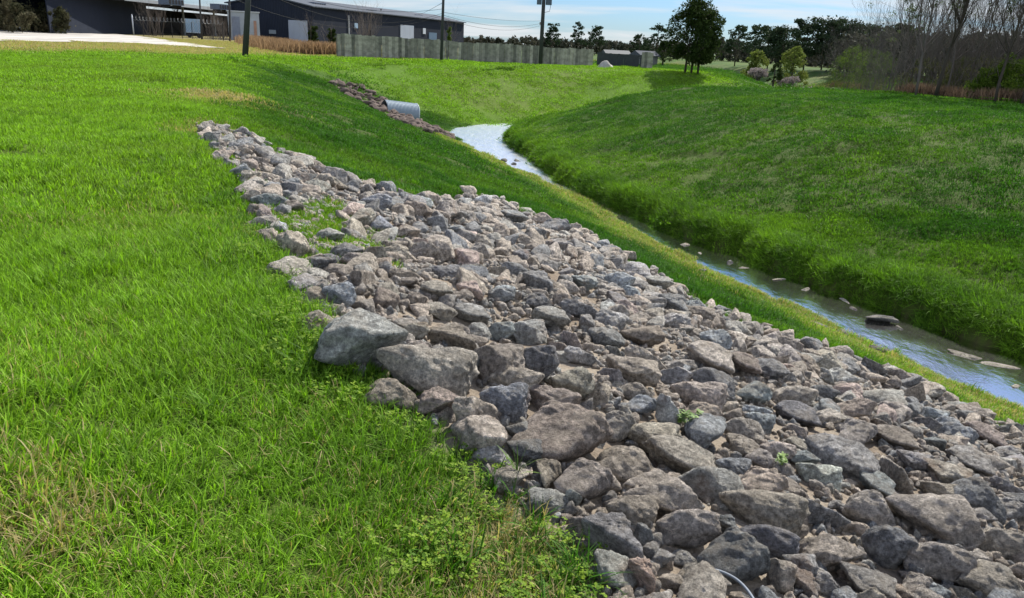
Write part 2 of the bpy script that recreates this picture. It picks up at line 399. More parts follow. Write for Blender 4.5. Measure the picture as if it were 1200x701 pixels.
# ------------------------------------------------------------------ rocks
def ico(sub):
    b = bmesh.new(); bmesh.ops.create_icosphere(b, subdivisions=sub, radius=1)
    V = np.array([v.co[:] for v in b.verts]); F = np.array([[v.index for v in f.verts] for f in b.faces]); b.free(); return V, F
ICO = {s: ico(s) for s in (3, 4, 5)}
def rock_verts(seed, sub, sharp, rough=1.0, nplanes=15):
    r = np.random.default_rng(seed); V, F = ICO[sub]
    nrm = r.normal(size=(nplanes, 3)); nrm /= np.linalg.norm(nrm, axis=1)[:, None]
    d = r.uniform(.70, 1.0, nplanes)
    c = np.clip(V @ nrm.T, 1e-3, None) / d
    rad = (c ** sharp).sum(1) ** (-1 / sharp)
    P = V * rad[:, None]
    off = Vector(r.uniform(-50, 50, 3))
    amp = .125 * rough
    disp = np.array([mnoise.fractal(Vector(v) * 1.9 + off, 1.0, 2.0, 4) * amp + (mnoise.ridged_multi_fractal(Vector(v) * 2.7 + off, 1.0, 2.0, 3, 1.0, 2.0) - 1.0) * amp * .28 for v in V])
    P = P * (1 + disp)[:, None]
    if sub >= 5:
        fine = np.array([mnoise.fractal(Vector(v) * 9 + off, .8, 2.0, 3) for v in V]); P = P * (1 + fine * .012 * rough)[:, None]
    mn, mxx = P.min(0), P.max(0)
    return (P - (mn + mxx) / 2) / ((mxx - mn) / 2), F

def rock_mat(name, individual):
    q = NT(name); p = q.pos()
    if individual: base = q.n('ShaderNodeObjectInfo').outputs['Color']
    else:
        rd = q.n('ShaderNodeObjectInfo').outputs['Random']
        base = q.ramp(rd, [(0, (0.387, 0.335, 0.294)), (.16, (0.510, 0.440, 0.376)), (.30, (0.352, 0.334, 0.323)), (.46, (0.470, 0.423, 0.383)), (.60, (0.555, 0.473, 0.409)), (.74, (0.301, 0.301, 0.307)),
                           (.84, (0.477, 0.453, 0.418)), (.93, (0.337, 0.351, 0.369)), (.97, (0.498, 0.498, 0.480))], 'CONSTANT')
    base = q.mix(1., base, (.86, .87, .85), 'MULTIPLY')
    m1 = q.noise(5.5, p, 6, .65); m2 = q.noise(30, p, 7, .80)
    c = q.mix(1., base, q.ramp(m1, [(.28, .55), (.5, 1.05), (.72, 1.6)]), 'MULTIPLY')
    c = q.mix(1., c, q.ramp(m2, [(.33, .32), (.5, 1.05), (.63, 1.95)]), 'MULTIPLY')
    # pale dust and lichen on upward faces, dark pits, pale aggregate specks
    up = q.n('ShaderNodeSeparateXYZ'); q.put(up.inputs[0], q.n('ShaderNodeNewGeometry').outputs['Normal'])
    dust = q.math('MULTIPLY', q.sm(up.outputs[2], .35, .95), q.sm(q.noise(7, p, 5, .7), .46, .62))
    c = q.mix(q.math('MULTIPLY', dust, .40), c, (.47, .41, .33))
    lich = q.sm(q.noise(11, p, 5, .75, .5), .60, .68); c = q.mix(q.math('MULTIPLY', lich, .45), c, (.40, .41, .38))
    vo = q.n('ShaderNodeTexVoronoi'); vo.inputs['Scale'].default_value = 75; q.put(vo.inputs['Vector'], p)
    sp = q.math('MULTIPLY', q.math('LESS_THAN', vo.outputs['Distance'], .27), q.sm(q.noise(6, p, 2), .42, .6))
    c = q.mix(q.math('MULTIPLY', sp, .55), c, q.ramp(q.n('ShaderNodeSeparateColor').outputs[0] if False else vo.outputs['Color'], [(0, (.12, .11, .10)), (.5, (.36, .33, .29)), (1, (.62, .58, .50))]))
    pit = q.sm(q.noise(48, p, 3, .6), .64, .74); c = q.mix(q.math('MULTIPLY', pit, .6), c, (.05, .045, .04))
    stain = q.sm(q.noise(2.6, p, 4), .60, .72); c = q.mix(q.math('MULTIPLY', stain, .35), c, (.30, .17, .09))
    hgt = q.math('SUBTRACT', q.math('ADD', q.math('MULTIPLY', q.noise(9, p, 8, .72), 1.2), q.math('MULTIPLY', m2, .8)), q.math('MULTIPLY', pit, .3))
    bp = q.bump(hgt, 1.0, .045); bp = q.bump(q.noise(120, p, 3, .7), .5, .006, bp)
    return q.done(q.bsdf(c, .88, .22, normal=bp))
M_ROCK = rock_mat('rock_stone', True); M_ROCKM = rock_mat('rock_stone_mass', False)

PAL0 = {'brown': (.25, .20, .165), 'tan': (.32, .27, .22), 'grey': (.235, .225, .215), 'dark grey': (.15, .15, .155), 'blue-grey': (.205, .222, .24), 'pale grey': (.255, .25, .24),
       'pale blue': (.29, .325, .355), 'pinkish tan': (.40, .30, .25), 'grey-brown': (.28, .245, .21), 'whitish': (.44, .45, .44), 'pale green-grey': (.38, .40, .35)}
PAL = {k: tuple(min(.7, (u * .72 + sum(v) / 3 * .28) * 1.75) for u in v) for k, v in PAL0.items()}
SHARP = {'rounded': 7, 'angular': 22, 'rough': 11}
NV = 22
VAR_S = ['rounded', 'angular', 'rough']
LO = []; HI = []
for k in range(NV):
    s = VAR_S[k % 3] if k % 7 else 'angular'
    V, F = rock_verts(100 + k, 4, SHARP[s], 1.0 if s != 'angular' else .8, 11 + k % 9); LO.append((s, V, F))
for k in range(15):
    s = VAR_S[k % 3]; V, F = rock_verts(300 + k, 5, SHARP[s], 1.0 if s != 'angular' else .85, 10 + k % 8); HI.append((s, V, F))
def mk(vs, mat, nm):
    out = []
    for s, V, F in vs:
        me = np_mesh(nm, V, F); me.materials.append(mat); out.append((s, me))
    return out
LO_I = mk(LO, M_ROCK, 'rock'); HI_I = mk(HI, M_ROCK, 'rock'); LO_M = mk(LO, M_ROCKM, 'rock_mass')

# rocks one can recognise in the photo: px, py, width px, height px, colour, shape
HERO = [(423,403,104,78,'pale grey','angular'),(398,347,38,36,'blue-grey','angular'),(500,439,112,42,'tan','rounded'),(489,416,38,28,'tan','rough'),(485,389,36,26,'grey-brown','rounded'),
(528,398,52,28,'brown','rough'),(518,420,42,30,'grey-brown','angular'),(551,427,22,36,'dark grey','angular'),(582,427,62,50,'brown','angular'),(623,425,58,54,'dark grey','rounded'),
(585,389,36,28,'blue-grey','rounded'),(617,391,46,32,'grey','angular'),(603,450,62,22,'tan','rounded'),(592,470,54,44,'blue-grey','rounded'),(635,469,42,28,'brown','rough'),
(564,480,62,54,'tan','angular'),(514,471,52,36,'pinkish tan','angular'),(562,512,62,44,'tan','rough'),(607,507,30,28,'grey','angular'),(575,530,44,28,'grey','rough'),
(614,528,44,30,'dark grey','angular'),(458,459,62,34,'brown','rough'),(650,497,40,24,'grey-brown','rough'),(665,395,40,26,'grey-brown','rounded'),(685,418,42,27,'pale grey','angular'),
(710,399,42,20,'dark grey','rough'),(715,411,32,16,'grey','rounded'),(751,398,52,22,'brown','angular'),(834,399,42,30,'blue-grey','angular'),(759,421,48,34,'tan','angular'),
(831,421,58,36,'grey-brown','rounded'),(870,428,40,28,'brown','rounded'),(795,428,36,20,'grey-brown','rounded'),(669,449,50,40,'grey-brown','angular'),(615,452,36,18,'tan','rounded'),
(649,471,64,34,'brown','rounded'),(703,462,26,30,'brown','angular'),(739,437,64,42,'tan','angular'),(711,439,40,26,'grey','rounded'),(745,462,48,22,'grey-brown','rough'),
(751,476,34,22,'blue-grey','rough'),(784,483,36,50,'whitish','angular'),(818,465,62,26,'tan','rounded'),(820,490,46,28,'pinkish tan','rough'),(833,452,56,24,'dark grey','rough'),
(880,460,42,26,'blue-grey','angular'),(887,480,36,18,'pale blue','angular'),(889,493,34,22,'pale blue','rounded'),(870,508,50,20,'grey-brown','rough'),(721,503,44,36,'grey-brown','rough'),
(657,512,106,60,'brown','rough'),(762,511,62,30,'tan','rounded'),(854,521,16,13,'dark grey','rounded'),(857,547,42,26,'blue-grey','rounded'),(780,521,15,13,'dark grey','rounded'),
(736,546,78,50,'brown','rough'),(797,545,90,34,'tan','rounded'),(684,566,62,44,'brown','rough'),(716,567,24,24,'tan','angular'),(759,566,60,32,'tan','angular'),
(775,588,86,26,'tan','angular'),(671,582,22,28,'pale grey','angular'),(739,597,62,40,'brown','rounded'),(806,613,70,54,'grey-brown','rounded'),(833,576,78,30,'grey','rough'),
(894,570,56,26,'pinkish tan','rough'),(892,600,92,34,'tan','rounded'),(901,629,66,44,'dark grey','rounded'),(914,610,30,22,'grey-brown','rounded'),(715,632,70,48,'grey','rough'),
(753,629,25,36,'dark grey','angular'),(760,648,24,26,'dark grey','rough'),(857,657,72,60,'dark grey','rough'),(825,677,58,34,'grey-brown','angular'),(911,673,34,42,'grey-brown','angular'),
(934,663,40,36,'grey','angular'),(719,670,54,30,'pale grey','rough'),(750,674,34,36,'pinkish tan','rough'),(775,656,30,26,'grey','angular'),(802,654,34,18,'grey','rough'),
(673,620,24,34,'brown','angular'),(851,618,30,24,'dark grey','rough'),(894,538,40,20,'grey-brown','rough'),(909,526,40,26,'tan','rounded'),(933,524,30,22,'grey-brown','rounded'),
(942,538,32,20,'blue-grey','angular'),(868,527,44,20,'tan','rough'),(927,466,52,32,'tan','rounded'),(962,461,32,24,'dark grey','rounded'),(932,487,52,28,'dark grey','rounded'),
(929,505,40,18,'grey-brown','rounded'),(969,516,40,24,'dark grey','rounded'),(1029,472,56,28,'grey','angular'),(1090,485,34,18,'blue-grey','rounded'),(1109,499,30,20,'blue-grey','rough'),
(1045,515,52,28,'brown','rounded'),(1093,517,28,20,'blue-grey','rounded'),(1151,512,48,22,'brown','rounded'),(1005,509,44,24,'grey-brown','rough'),(982,543,80,30,'grey','rough'),
(1040,547,68,40,'grey-brown','rounded'),(1024,567,48,28,'blue-grey','rounded'),(1068,540,38,26,'grey','angular'),(1104,556,58,34,'grey-brown','angular'),(1134,541,52,28,'grey','rounded'),
(1138,580,62,44,'dark grey','rough'),(1181,534,40,24,'grey','rough'),(1184,573,40,28,'grey','angular'),(957,560,50,16,'pale green-grey','angular'),(961,599,66,48,'dark grey','angular'),
(1018,595,56,46,'grey-brown','rough'),(1093,602,98,60,'grey-brown','angular'),(1104,580,48,20,'tan','angular'),(1168,633,54,42,'grey-brown','rounded'),(1147,606,30,24,'grey','angular'),
(970,648,72,44,'brown','angular'),(1038,637,58,50,'dark grey','rounded'),(1097,652,72,52,'grey-brown','rounded'),(1161,680,76,46,'grey-brown','rough'),(1012,683,64,38,'grey','angular'),
(1068,668,32,26,'dark grey','rounded'),(1074,687,34,24,'grey-brown','rough'),(936,684,44,26,'grey-brown','rough'),(965,681,44,28,'grey','rough'),(1095,697,32,18,'blue-grey','rough'),
(1180,600,34,30,'grey','rough'),(330,268,22,15,'blue-grey','angular'),(343,289,37,34,'tan','rough'),(364,304,25,15,'brown','rounded'),(388,305,26,13,'dark grey','angular'),
(386,278,34,20,'grey','angular'),(406,297,37,24,'dark grey','angular'),(436,298,40,18,'grey-brown','rounded'),(448,265,27,22,'blue-grey','angular'),(478,274,29,19,'tan','angular'),
(492,269,20,15,'dark grey','rounded'),(534,271,20,16,'blue-grey','angular'),(564,234,24,13,'whitish','angular'),(520,320,36,19,'dark grey','rounded'),(511,341,36,24,'grey-brown','rounded'),
(454,343,28,22,'grey-brown','rounded'),(493,350,34,21,'brown','angular'),(477,321,36,20,'tan','angular'),(551,369,42,26,'grey','rounded'),(478,384,36,18,'grey-brown','rounded'),
(560,389,30,20,'grey','rough'),(538,388,26,18,'grey-brown','rough'),(588,345,30,20,'dark grey','rounded'),(578,319,34,20,'tan','rounded'),(525,235,22,13,'grey-brown','angular'),
(511,284,24,16,'tan','rounded'),(684,332,32,20,'blue-grey','angular'),(663,318,26,14,'grey','angular'),(608,300,24,14,'dark grey','rough'),(655,290,30,18,'grey','rough'),
(683,362,46,30,'dark grey','angular'),(724,330,36,24,'blue-grey','rounded'),(630,332,36,24,'grey','rough'),(631,352,34,20,'dark grey','rough'),(645,375,44,32,'grey','rounded'),
(590,345,26,20,'blue-grey','rounded'),(744,318,36,20,'grey','rough'),(770,333,34,20,'grey','rounded'),(789,360,40,24,'dark grey','rough'),(815,360,32,18,'blue-grey','rough'),
(600,256,34,18,'dark grey','rounded'),(635,258,30,14,'brown','rough'),(650,268,36,16,'dark grey','rough'),(625,272,26,14,'dark grey','angular'),(265,165,22,14,'pale grey','angular'),
(288,168,20,12,'blue-grey','rounded'),(262,184,24,16,'pinkish tan','rough'),(312,181,28,18,'grey','rough'),(291,195,24,16,'brown','rough'),(300,205,30,16,'grey-brown','angular'),
(331,190,28,18,'grey','rounded'),(322,222,24,14,'blue-grey','rough'),(358,210,26,14,'dark grey','rough')]

placed = []          # (x, y, radius)
recs = []            # individual rocks
hp = hits([(h[0], h[1] + h[3] * .33) for h in HERO])
for k, (px, py, wp, hpx, colr, shp) in enumerate(HERO):
    P = hp[k]; _, _, dz = proj(P); s = dz / F_PX
    W = wp * s / 2 * 1.06; H = hpx * s / 2 * .92; D = W * (.82 if wp < 2.1 * hpx else .62)
    el = math.atan2(CAM_P[2] - P[2], math.hypot(P[0], P[1]))
    Hz = max(H * 1.25, W * .6)
    recs.append(dict(x=P[0], y=P[1], z=P[2] + Hz * .52, s=(W, D, Hz), yaw=math.atan2(-P[0], P[1]) + rng.uniform(-.22, .22), col=colr, shp=shp, hero=k, tilt=rng.uniform(-.14, .14, 2)))
    placed.append((P[0], P[1], (W + D) / 2))
# fill: two generations of random stones; the largest in the picture become individuals
R_ = np.array(ROCK_POLY); x0, y0 = R_.min(0); x1, y1 = R_.max(0)
grid = {}
def gadd(x, y, r, c=.45): grid.setdefault((int(x // c), int(y // c)), []).append((x, y, r))
def gfree(x, y, r, f, c=.45):
    i, j = int(x // c), int(y // c)
    for a in range(i - 2, i + 3):
        for b in range(j - 2, j + 3):
            for (u, v, s) in grid.get((a, b), ()):
                if (u - x) ** 2 + (v - y) ** 2 < ((r + s) * f) ** 2: return False
    return True
for p_ in placed: gadd(*p_)
fill = []
HX, HY, HW, HH = np.array([h[:4] for h in HERO], float).T; HW = HW / 2; HH = HH / 2
for (n_try, rlo, rhi, f, lift) in ((34000, .135, .20, .76, .36), (50000, .085, .13, .74, .48), (30000, .045, .075, .78, .30)):
    xx = rng.uniform(x0, x1, n_try); yy = rng.uniform(y0, y1, n_try)
    ok = inpoly(xx, yy, ROCK_POLY); xx = xx[ok]; yy = yy[ok]; rr = rng.uniform(rlo, rhi, len(xx)) * (0.95 + .1 * vnoise(xx, yy, 3))
    ppx, ppy, pdz = proj(np.stack([xx, yy, terrain(xx, yy)], -1))
    for x, y, r, a, b, dz in zip(xx, yy, rr, ppx, ppy, pdz):
        if dz < .8 or a < 180 or a > 1330 or b > 860: continue
        if rhi < .09 and dz > 12: continue
        rp = r * F_PX / dz
        if rp > 36 or ((abs(a - HX) < .72 * (rp + HW)) & (abs(b - HY) < .72 * (rp * .7 + HH))).any(): continue
        if (a - 372) ** 2 / 30 ** 2 + (b - 262) ** 2 / 26 ** 2 < 1 and rlo > .06: continue     # grassy gap in the stones
        if rlo > .04 and vnoise(x * 1.3, y * 1.3, 77) > (.80 if rlo < .1 else .74): continue
        if rlo > .1 and b > 640 and a < 760 : continue
        if gfree(x, y, r, f): gadd(x, y, r); fill.append((x, y, r, lift))
fx = np.array([f_[0] for f_ in fill]); fy = np.array([f_[1] for f_ in fill]); fz = terrain(fx, fy)
cols = ['brown', 'tan', 'grey', 'dark grey', 'grey-brown', 'blue-grey', 'pinkish tan', 'grey-brown', 'grey', 'grey-brown', 'brown', 'tan']
rest = []
cand = []
for (x, y, r, lift), z in zip(fill, fz):
    asp = rng.uniform(.72, 1.0, 3); asp[0] = rng.uniform(1.0, 1.35); asp[2] = rng.uniform(.6, .95)
    s = tuple(asp * r)
    d = dict(x=x, y=y, z=z + s[2] * lift, s=s, yaw=rng.uniform(0, 6.28), tilt=rng.uniform(-.35, .35, 2), col=cols[rng.integers(len(cols))], shp=VAR_S[rng.integers(3)], hero=-1)
    a, b, dz = proj((x, y, d['z']))
    d['px'] = (a, b, r * F_PX / dz)
    inside = -10 < a < 1210 and -10 < b < 712
    cand.append((r * F_PX / dz if inside else -1, len(cand), d))
cand.sort(key=lambda t: -t[0])
n_ind = 298 - len(recs)
indiv = [c[2] for c in cand[:n_ind]]; rest = [c[2] for c in cand[n_ind:]]
for d in recs:
    a, b, dz = proj((d['x'], d['y'], d['z'])); d['px'] = (a, b, d['s'][0] * F_PX / dz)
allr = recs + indiv
# find the indices by position so the landmark table stays true to the list
def hidx(px, py): return min(range(len(HERO)), key=lambda k: (HERO[k][0] - px) ** 2 + (HERO[k][1] - py) ** 2)
LMI = {hidx(423, 403): ('the big pale edge boulder', 'largest pale grey angular boulder, at the left grass edge of the rocks'),
       hidx(784, 483): ('the whitish standing stone', 'whitish standing stone, upright amid brown rocks right of centre'),
       hidx(657, 512): ('the big dark brown craggy rock', 'biggest brown craggy rock, near the middle of the rock slope'),
       hidx(857, 547): ('the blue-grey egg stone', 'blue-grey egg-shaped stone lying in bare gravel right of centre'),
       hidx(957, 560): ('the pale green-grey slab', 'pale green-grey flat slab lying behind the dark square block'),
       hidx(961, 599): ('the dark square block', 'dark grey square block with flat front, below the pale green-grey slab'),
       hidx(500, 439): ('the long tan rock', 'long low tan rock just right of the big pale boulder'),
       hidx(1097, 652): ('the big round boulder', 'big round grey-brown boulder at bottom right of the rock slope'),
       hidx(592, 470): ('the speckled round blue-grey stone', 'speckled round blue-grey stone just below the brown pyramid rock'),
       hidx(887, 480): ('the pale blue slab', 'pale blue thin slab resting just behind another pale blue stone'),
       hidx(889, 493): (None, 'pale blue rounded stone just in front of the pale blue slab'),
       hidx(806, 613): ('the pitted hose boulder', 'round grey-brown pitted boulder standing behind the white hose'),
       hidx(564, 234): ('the whitish rim rock', 'whitish rock standing highest on the far rim beside the green bank'),
       hidx(834, 399): ('the blue-grey pyramid rock', 'blue-grey pyramid-shaped rock in the upper right of the slope'),
       hidx(448, 265): ('the blue-grey cube rock', 'blue-grey cube-shaped rock in the middle of the far upper slope'),
       hidx(265, 165): ('the pale tip rock', 'pale grey rock at the far left tip of the rock slope')}
lm = [(allr[k]['px'], v[0]) for k, v in LMI.items() if v[0]]
def size_word(d):
    m = (d['s'][0] + d['s'][1]) / 2
    return 'large' if m > .24 else ('mid-sized' if m > .165 else 'small')
buckets = {}
for k, d in enumerate(allr):
    if k in LMI: d['label'] = LMI[k][1]; continue
    a, b, _ = d['px']
    j = min(range(len(lm)), key=lambda t: (lm[t][0][0] - a) ** 2 + ((lm[t][0][1] - b) * 1.3) ** 2)
    dx, dy = a - lm[j][0][0], b - lm[j][0][1]
    if abs(dx) > abs(dy) * 1.2: dr = 'to the right of' if dx > 0 else 'to the left of'
    else: dr = 'in front of' if dy > 0 else 'behind'
    d['dist'] = math.hypot(dx, dy)
    buckets.setdefault((size_word(d), d['col'], d['shp'], dr, j), []).append(d)
ORD = ['closest', 'second closest', 'third closest', 'fourth closest', 'fifth closest', 'sixth closest']
for (sz, cl, sh, dr, j), ds in buckets.items():
    ds.sort(key=lambda d: d['dist'])
    for k, d in enumerate(ds):
        o_ = (ORD[k] + ' ') if len(ds) > 1 else ''
        d['label'] = f"{sz} {cl} {sh} rock, {o_}{dr} {lm[j][1]}"
for k, d in enumerate(allr):
    pool = HI_I if d['px'][2] > 15 else LO_I
    pool = [m for m in pool if m[0] == d['shp']]
    me = pool[int(rng.integers(len(pool)))][1]
    o = bpy.data.objects.new('rock', me); COL.objects.link(o)
    o.location = (d['x'], d['y'], d['z']); o.scale = d['s']; o.rotation_euler = (d['tilt'][0], d['tilt'][1], d['yaw'])
    c = PAL[d['col']]; j = rng.uniform(.86, 1.14); o.color = (c[0] * j, c[1] * j * rng.uniform(.97, 1.03), c[2] * j * rng.uniform(.95, 1.05), 1)
    tag(o, d['label'], 'rock', 'rocks lining the channel slope')

# ------------------------------------------------------------------ instancing of uncountable stuff
def make_stuff(name, P, rot, scale, meshes, idx, attrs=None, label=None, cat=None):
    """P points carrying rot / scale / idx; a geometry-nodes modifier puts one of the meshes at each point"""
    me = bpy.data.meshes.new(name); me.vertices.add(len(P)); me.vertices.foreach_set('co', np.asarray(P, np.float32).ravel())
    for nme, typ, dat, key in (('rot', 'FLOAT_VECTOR', rot, 'vector'), ('scl', 'FLOAT_VECTOR', scale, 'vector'), ('idx', 'INT', idx, 'value')):
        a = me.attributes.new(nme, typ, 'POINT'); a.data.foreach_set(key, np.asarray(dat, np.int32 if typ == 'INT' else np.float32).ravel())
    for nme, dat in (attrs or {}).items():
        a = me.attributes.new(nme, 'FLOAT', 'POINT'); a.data.foreach_set('value', np.asarray(dat, np.float32))
    me.update()
    o = bpy.data.objects.new(name, me); COL.objects.link(o)
    coll = bpy.data.collections.new(name + '_pieces')
    for k, m in enumerate(meshes):
        s = bpy.data.objects.new('%s_piece_%03d' % (name, k), m); coll.objects.link(s)
    g = bpy.data.node_groups.new(name + '_scatter', 'GeometryNodeTree')
    g.interface.new_socket('Geometry', in_out='INPUT', socket_type='NodeSocketGeometry'); g.interface.new_socket('Geometry', in_out='OUTPUT', socket_type='NodeSocketGeometry')
    nn = g.nodes; gi = nn.new('NodeGroupInput'); go = nn.new('NodeGroupOutput')
    iop = nn.new('GeometryNodeInstanceOnPoints'); ci = nn.new('GeometryNodeCollectionInfo'); ci.inputs['Collection'].default_value = coll
    ci.inputs['Separate Children'].default_value = True; ci.inputs['Reset Children'].default_value = True
    iop.inputs['Pick Instance'].default_value = True
    def na(nm, t):
        q = nn.new('GeometryNodeInputNamedAttribute'); q.data_type = t; q.inputs['Name'].default_value = nm; return q.outputs[0]
    lk = g.links
    m2p = nn.new('GeometryNodeMeshToPoints'); lk.new(gi.outputs[0], m2p.inputs[0])
    lk.new(m2p.outputs[0], iop.inputs['Points']); lk.new(ci.outputs[0], iop.inputs['Instance'])
    lk.new(na('idx', 'INT'), iop.inputs['Instance Index'])
    e2r = nn.new('FunctionNodeEulerToRotation'); lk.new(na('rot', 'FLOAT_VECTOR'), e2r.inputs[0]); lk.new(e2r.outputs[0], iop.inputs['Rotation'])
    lk.new(na('scl', 'FLOAT_VECTOR'), iop.inputs['Scale']); lk.new(iop.outputs[0], go.inputs[0])
    md = o.modifiers.new('scatter', 'NODES'); md.node_group = g
    tag(o, label, cat, kind='stuff'); return o
def as_points(ds, nvar):
    P = [(d['x'], d['y'], d['z']) for d in ds]; rt = [(d['tilt'][0], d['tilt'][1], d['yaw']) for d in ds]; sc = [d['s'] for d in ds]
    return P, rt, sc, rng.integers(0, nvar, len(ds))
P, rt, sc_, ix = as_points(rest, NV)
make_stuff('riprap_stones', P, rt, sc_, [m for _, m in LO_M], ix, label='smaller broken stones filling the gaps of the rock slope', cat='stones')
# gravel and chips between the stones
CH = []
for k in range(5):
    V, F = rock_verts(700 + k, 3, 20, 1); me = np_mesh('chip', V, F); me.materials.append(M_ROCKM); CH.append(me)
n = 60000
xx = rng.uniform(x0, x1, n); yy = rng.uniform(y0, y1, n); zzz, e_, lf = terrain(xx, yy, True); a, b, dz = proj(np.stack([xx, yy, zzz], -1))
xs_, ys_ = smear(xx, yy, .25)
dn = vnoise(xx * 2.2, yy * 2.2, 8)
ok = inpoly(xs_, ys_, ROCK_POLY) & (dz > .8) & (a > 180) & (a < 1260) & (b < 760) & (rng.uniform(0, 1, n) < np.clip(1.3 - dz / 22, .1, 1)) & (dn > .25)
xx, yy, zzz, dz = xx[ok], yy[ok], zzz[ok], dz[ok]; m = len(xx)
s0 = rng.uniform(.008, .042, m) ** 1.0 * (1 + .03 * dz)
make_stuff('gravel', np.stack([xx, yy, zzz + s0 * .35], -1), rng.uniform(0, 6.28, (m, 3)), s0[:, None] * rng.uniform(.6, 1.2, (m, 3)), CH, rng.integers(0, 5, m), label='loose chips and gravel between the rocks', cat='gravel')
# rubble strip by the culvert
Q = np.array(RUB_POLY); u0, v0 = Q.min(0); u1, v1 = Q.max(0)
rub = []
grid.clear()
cu = hits([(470, 133)])[0]
for rlo, rhi, nt_ in ((.15, .30, 1800), (.07, .13, 2600)):
    xx = rng.uniform(u0, u1, nt_); yy = rng.uniform(v0, v1, nt_); ok = inpoly(xx, yy, RUB_POLY) & (cl_dist(xx, yy)[0] > 1.0); xx, yy = xx[ok], yy[ok]; zq = terrain(xx, yy)
    for x, y, z in zip(xx, yy, zq):
        r = rng.uniform(rlo, rhi)
        if vnoise(x * 1.5, y * 1.5, 66) > .62: continue
        if gfree(x, y, r, .7):
            gadd(x, y, r); rub.append(dict(x=x, y=y, z=z + r * .3, s=(r * 1.25, r, r * .7), yaw=rng.uniform(0, 6.28), tilt=rng.uniform(-.4, .4, 2)))
P, rt, sc_, ix = as_points(rub, NV)
M_RUB = simple('brown_rubble', (.13, .10, .085), .95, .7, 1.3, bump=.6)
LO_R = []
for s_, V, F in LO[:8]:
    me = np_mesh('rubble_piece', V, F); me.materials.append(M_RUB); LO_R.append(me)
ix = ix % 8
make_stuff('rubble', P, rt, sc_, LO_R, ix, label='brown rubble strip around the culvert pipe on the far bank', cat='rubble')

# ------------------------------------------------------------------ grass
def blades(seed, radius, n, hlo, hhi, wid, lean=.5, curl=.5, square=False):
    r = np.random.default_rng(seed)
    # blades grow in small tufts
    nt_ = max(1, n // 7); tc_ = np.sqrt(r.uniform(0, 1, nt_)) * radius; ta = r.uniform(0, 2 * np.pi, nt_)
    ti = r.integers(0, nt_, n); bx = (tc_ * np.cos(ta))[ti] + r.normal(0, radius * .07, n); by = (tc_ * np.sin(ta))[ti] + r.normal(0, radius * .07, n)
    th = r.uniform(.75, 1.15, nt_)[ti]
    h = r.uniform(hlo, hhi, n) * th; w_ = wid * r.uniform(.6, 1.3, n)
    ya = r.uniform(0, 2 * np.pi, n); ln = np.abs(r.normal(0, lean, n)); cu_ = r.uniform(.2, 1, n) * curl
    dx, dy = np.cos(ya), np.sin(ya); sx, sy = -dy, dx
    V = np.zeros((n, 7, 3)); ts = (0, .4, .75, 1.0); ws = (1, .85, .55, 0)
    k = 0
    for t, wv in zip(ts, ws):
        out_ = (np.sin(ln) * t + cu_ * t * t * .6) * h; up = h * (np.cos(ln) * t - cu_ * .35 * t ** 3)
        cx_, cy_, cz_ = bx + dx * out_, by + dy * out_, up - .01 * (t == 0)
        if wv > 0:
            for sgn in (-1, 1):
                V[:, k] = np.stack([cx_ + sgn * sx * w_ * wv / 2, cy_ + sgn * sy * w_ * wv / 2, cz_], -1); k += 1
        else: V[:, k] = np.stack([cx_, cy_, cz_], -1); k += 1
    b = np.arange(n)[:, None] * 7
    T = np.array([[0, 1, 3], [0, 3, 2], [2, 3, 5], [2, 5, 4], [4, 5, 6]])
    F = (b[:, :, None] + T[None]).reshape(-1, 3)
    v = np.repeat(r.uniform(0, 1, n), 7); w2 = np.repeat(r.uniform(0, 1, n), 7); hh_ = np.tile([0, 0, .4, .4, .75, .75, 1.], n)
    return np_mesh('grass_tuft', V.reshape(-1, 3), F, False, dict(v=v, w=w2, h=hh_))
def leaflets(seed, radius, n, hlo, hhi, size):
    """low broad-leaved weeds: stalks ending in three rounded leaflets"""
    r = np.random.default_rng(seed); Vs, Fs, v = [], [], []; c = 0
    nt_ = max(1, n // 9); rr_ = np.sqrt(r.uniform(0, 1, nt_)) * radius; ra = r.uniform(0, 6.28, nt_)
    for k in range(n):
        i = k % nt_; x = rr_[i] * math.cos(ra[i]) + r.normal(0, radius * .12); y = rr_[i] * math.sin(ra[i]) + r.normal(0, radius * .12); z = r.uniform(hlo, hhi); col = r.uniform()
        a0 = r.uniform(0, 6.28)
        for t in range(3):
            a = a0 + t * 2.1; s = size * r.uniform(.6, 1.2); dr = np.array([math.cos(a), math.sin(a), r.uniform(-.3, .45)]); sd = np.array([-math.sin(a), math.cos(a), r.uniform(-.3, .3)])
            o = np.array([x, y, z])
            pts = [o, o + dr * s * .5 + sd * s * .42, o + dr * s * 1.0 + sd * s * .25, o + dr * s * 1.0 - sd * s * .25, o + dr * s * .5 - sd * s * .42]
            Vs += pts; Fs += [(c, c + 1, c + 2), (c, c + 2, c + 3), (c, c + 3, c + 4)]; c += 5; v += [col] * 5
    return np_mesh('weed', np.array(Vs), np.array(Fs), False, dict(v=v, w=np.zeros(len(v)), h=np.ones(len(v))))
MG = grass_mat('grass_blades')
def variants(fn, k, seed, *a, **kw):
    out = []
    for i_ in range(k):
        m = fn(seed + i_, *a, **kw); m.materials.append(MG); out.append(m)
    return out
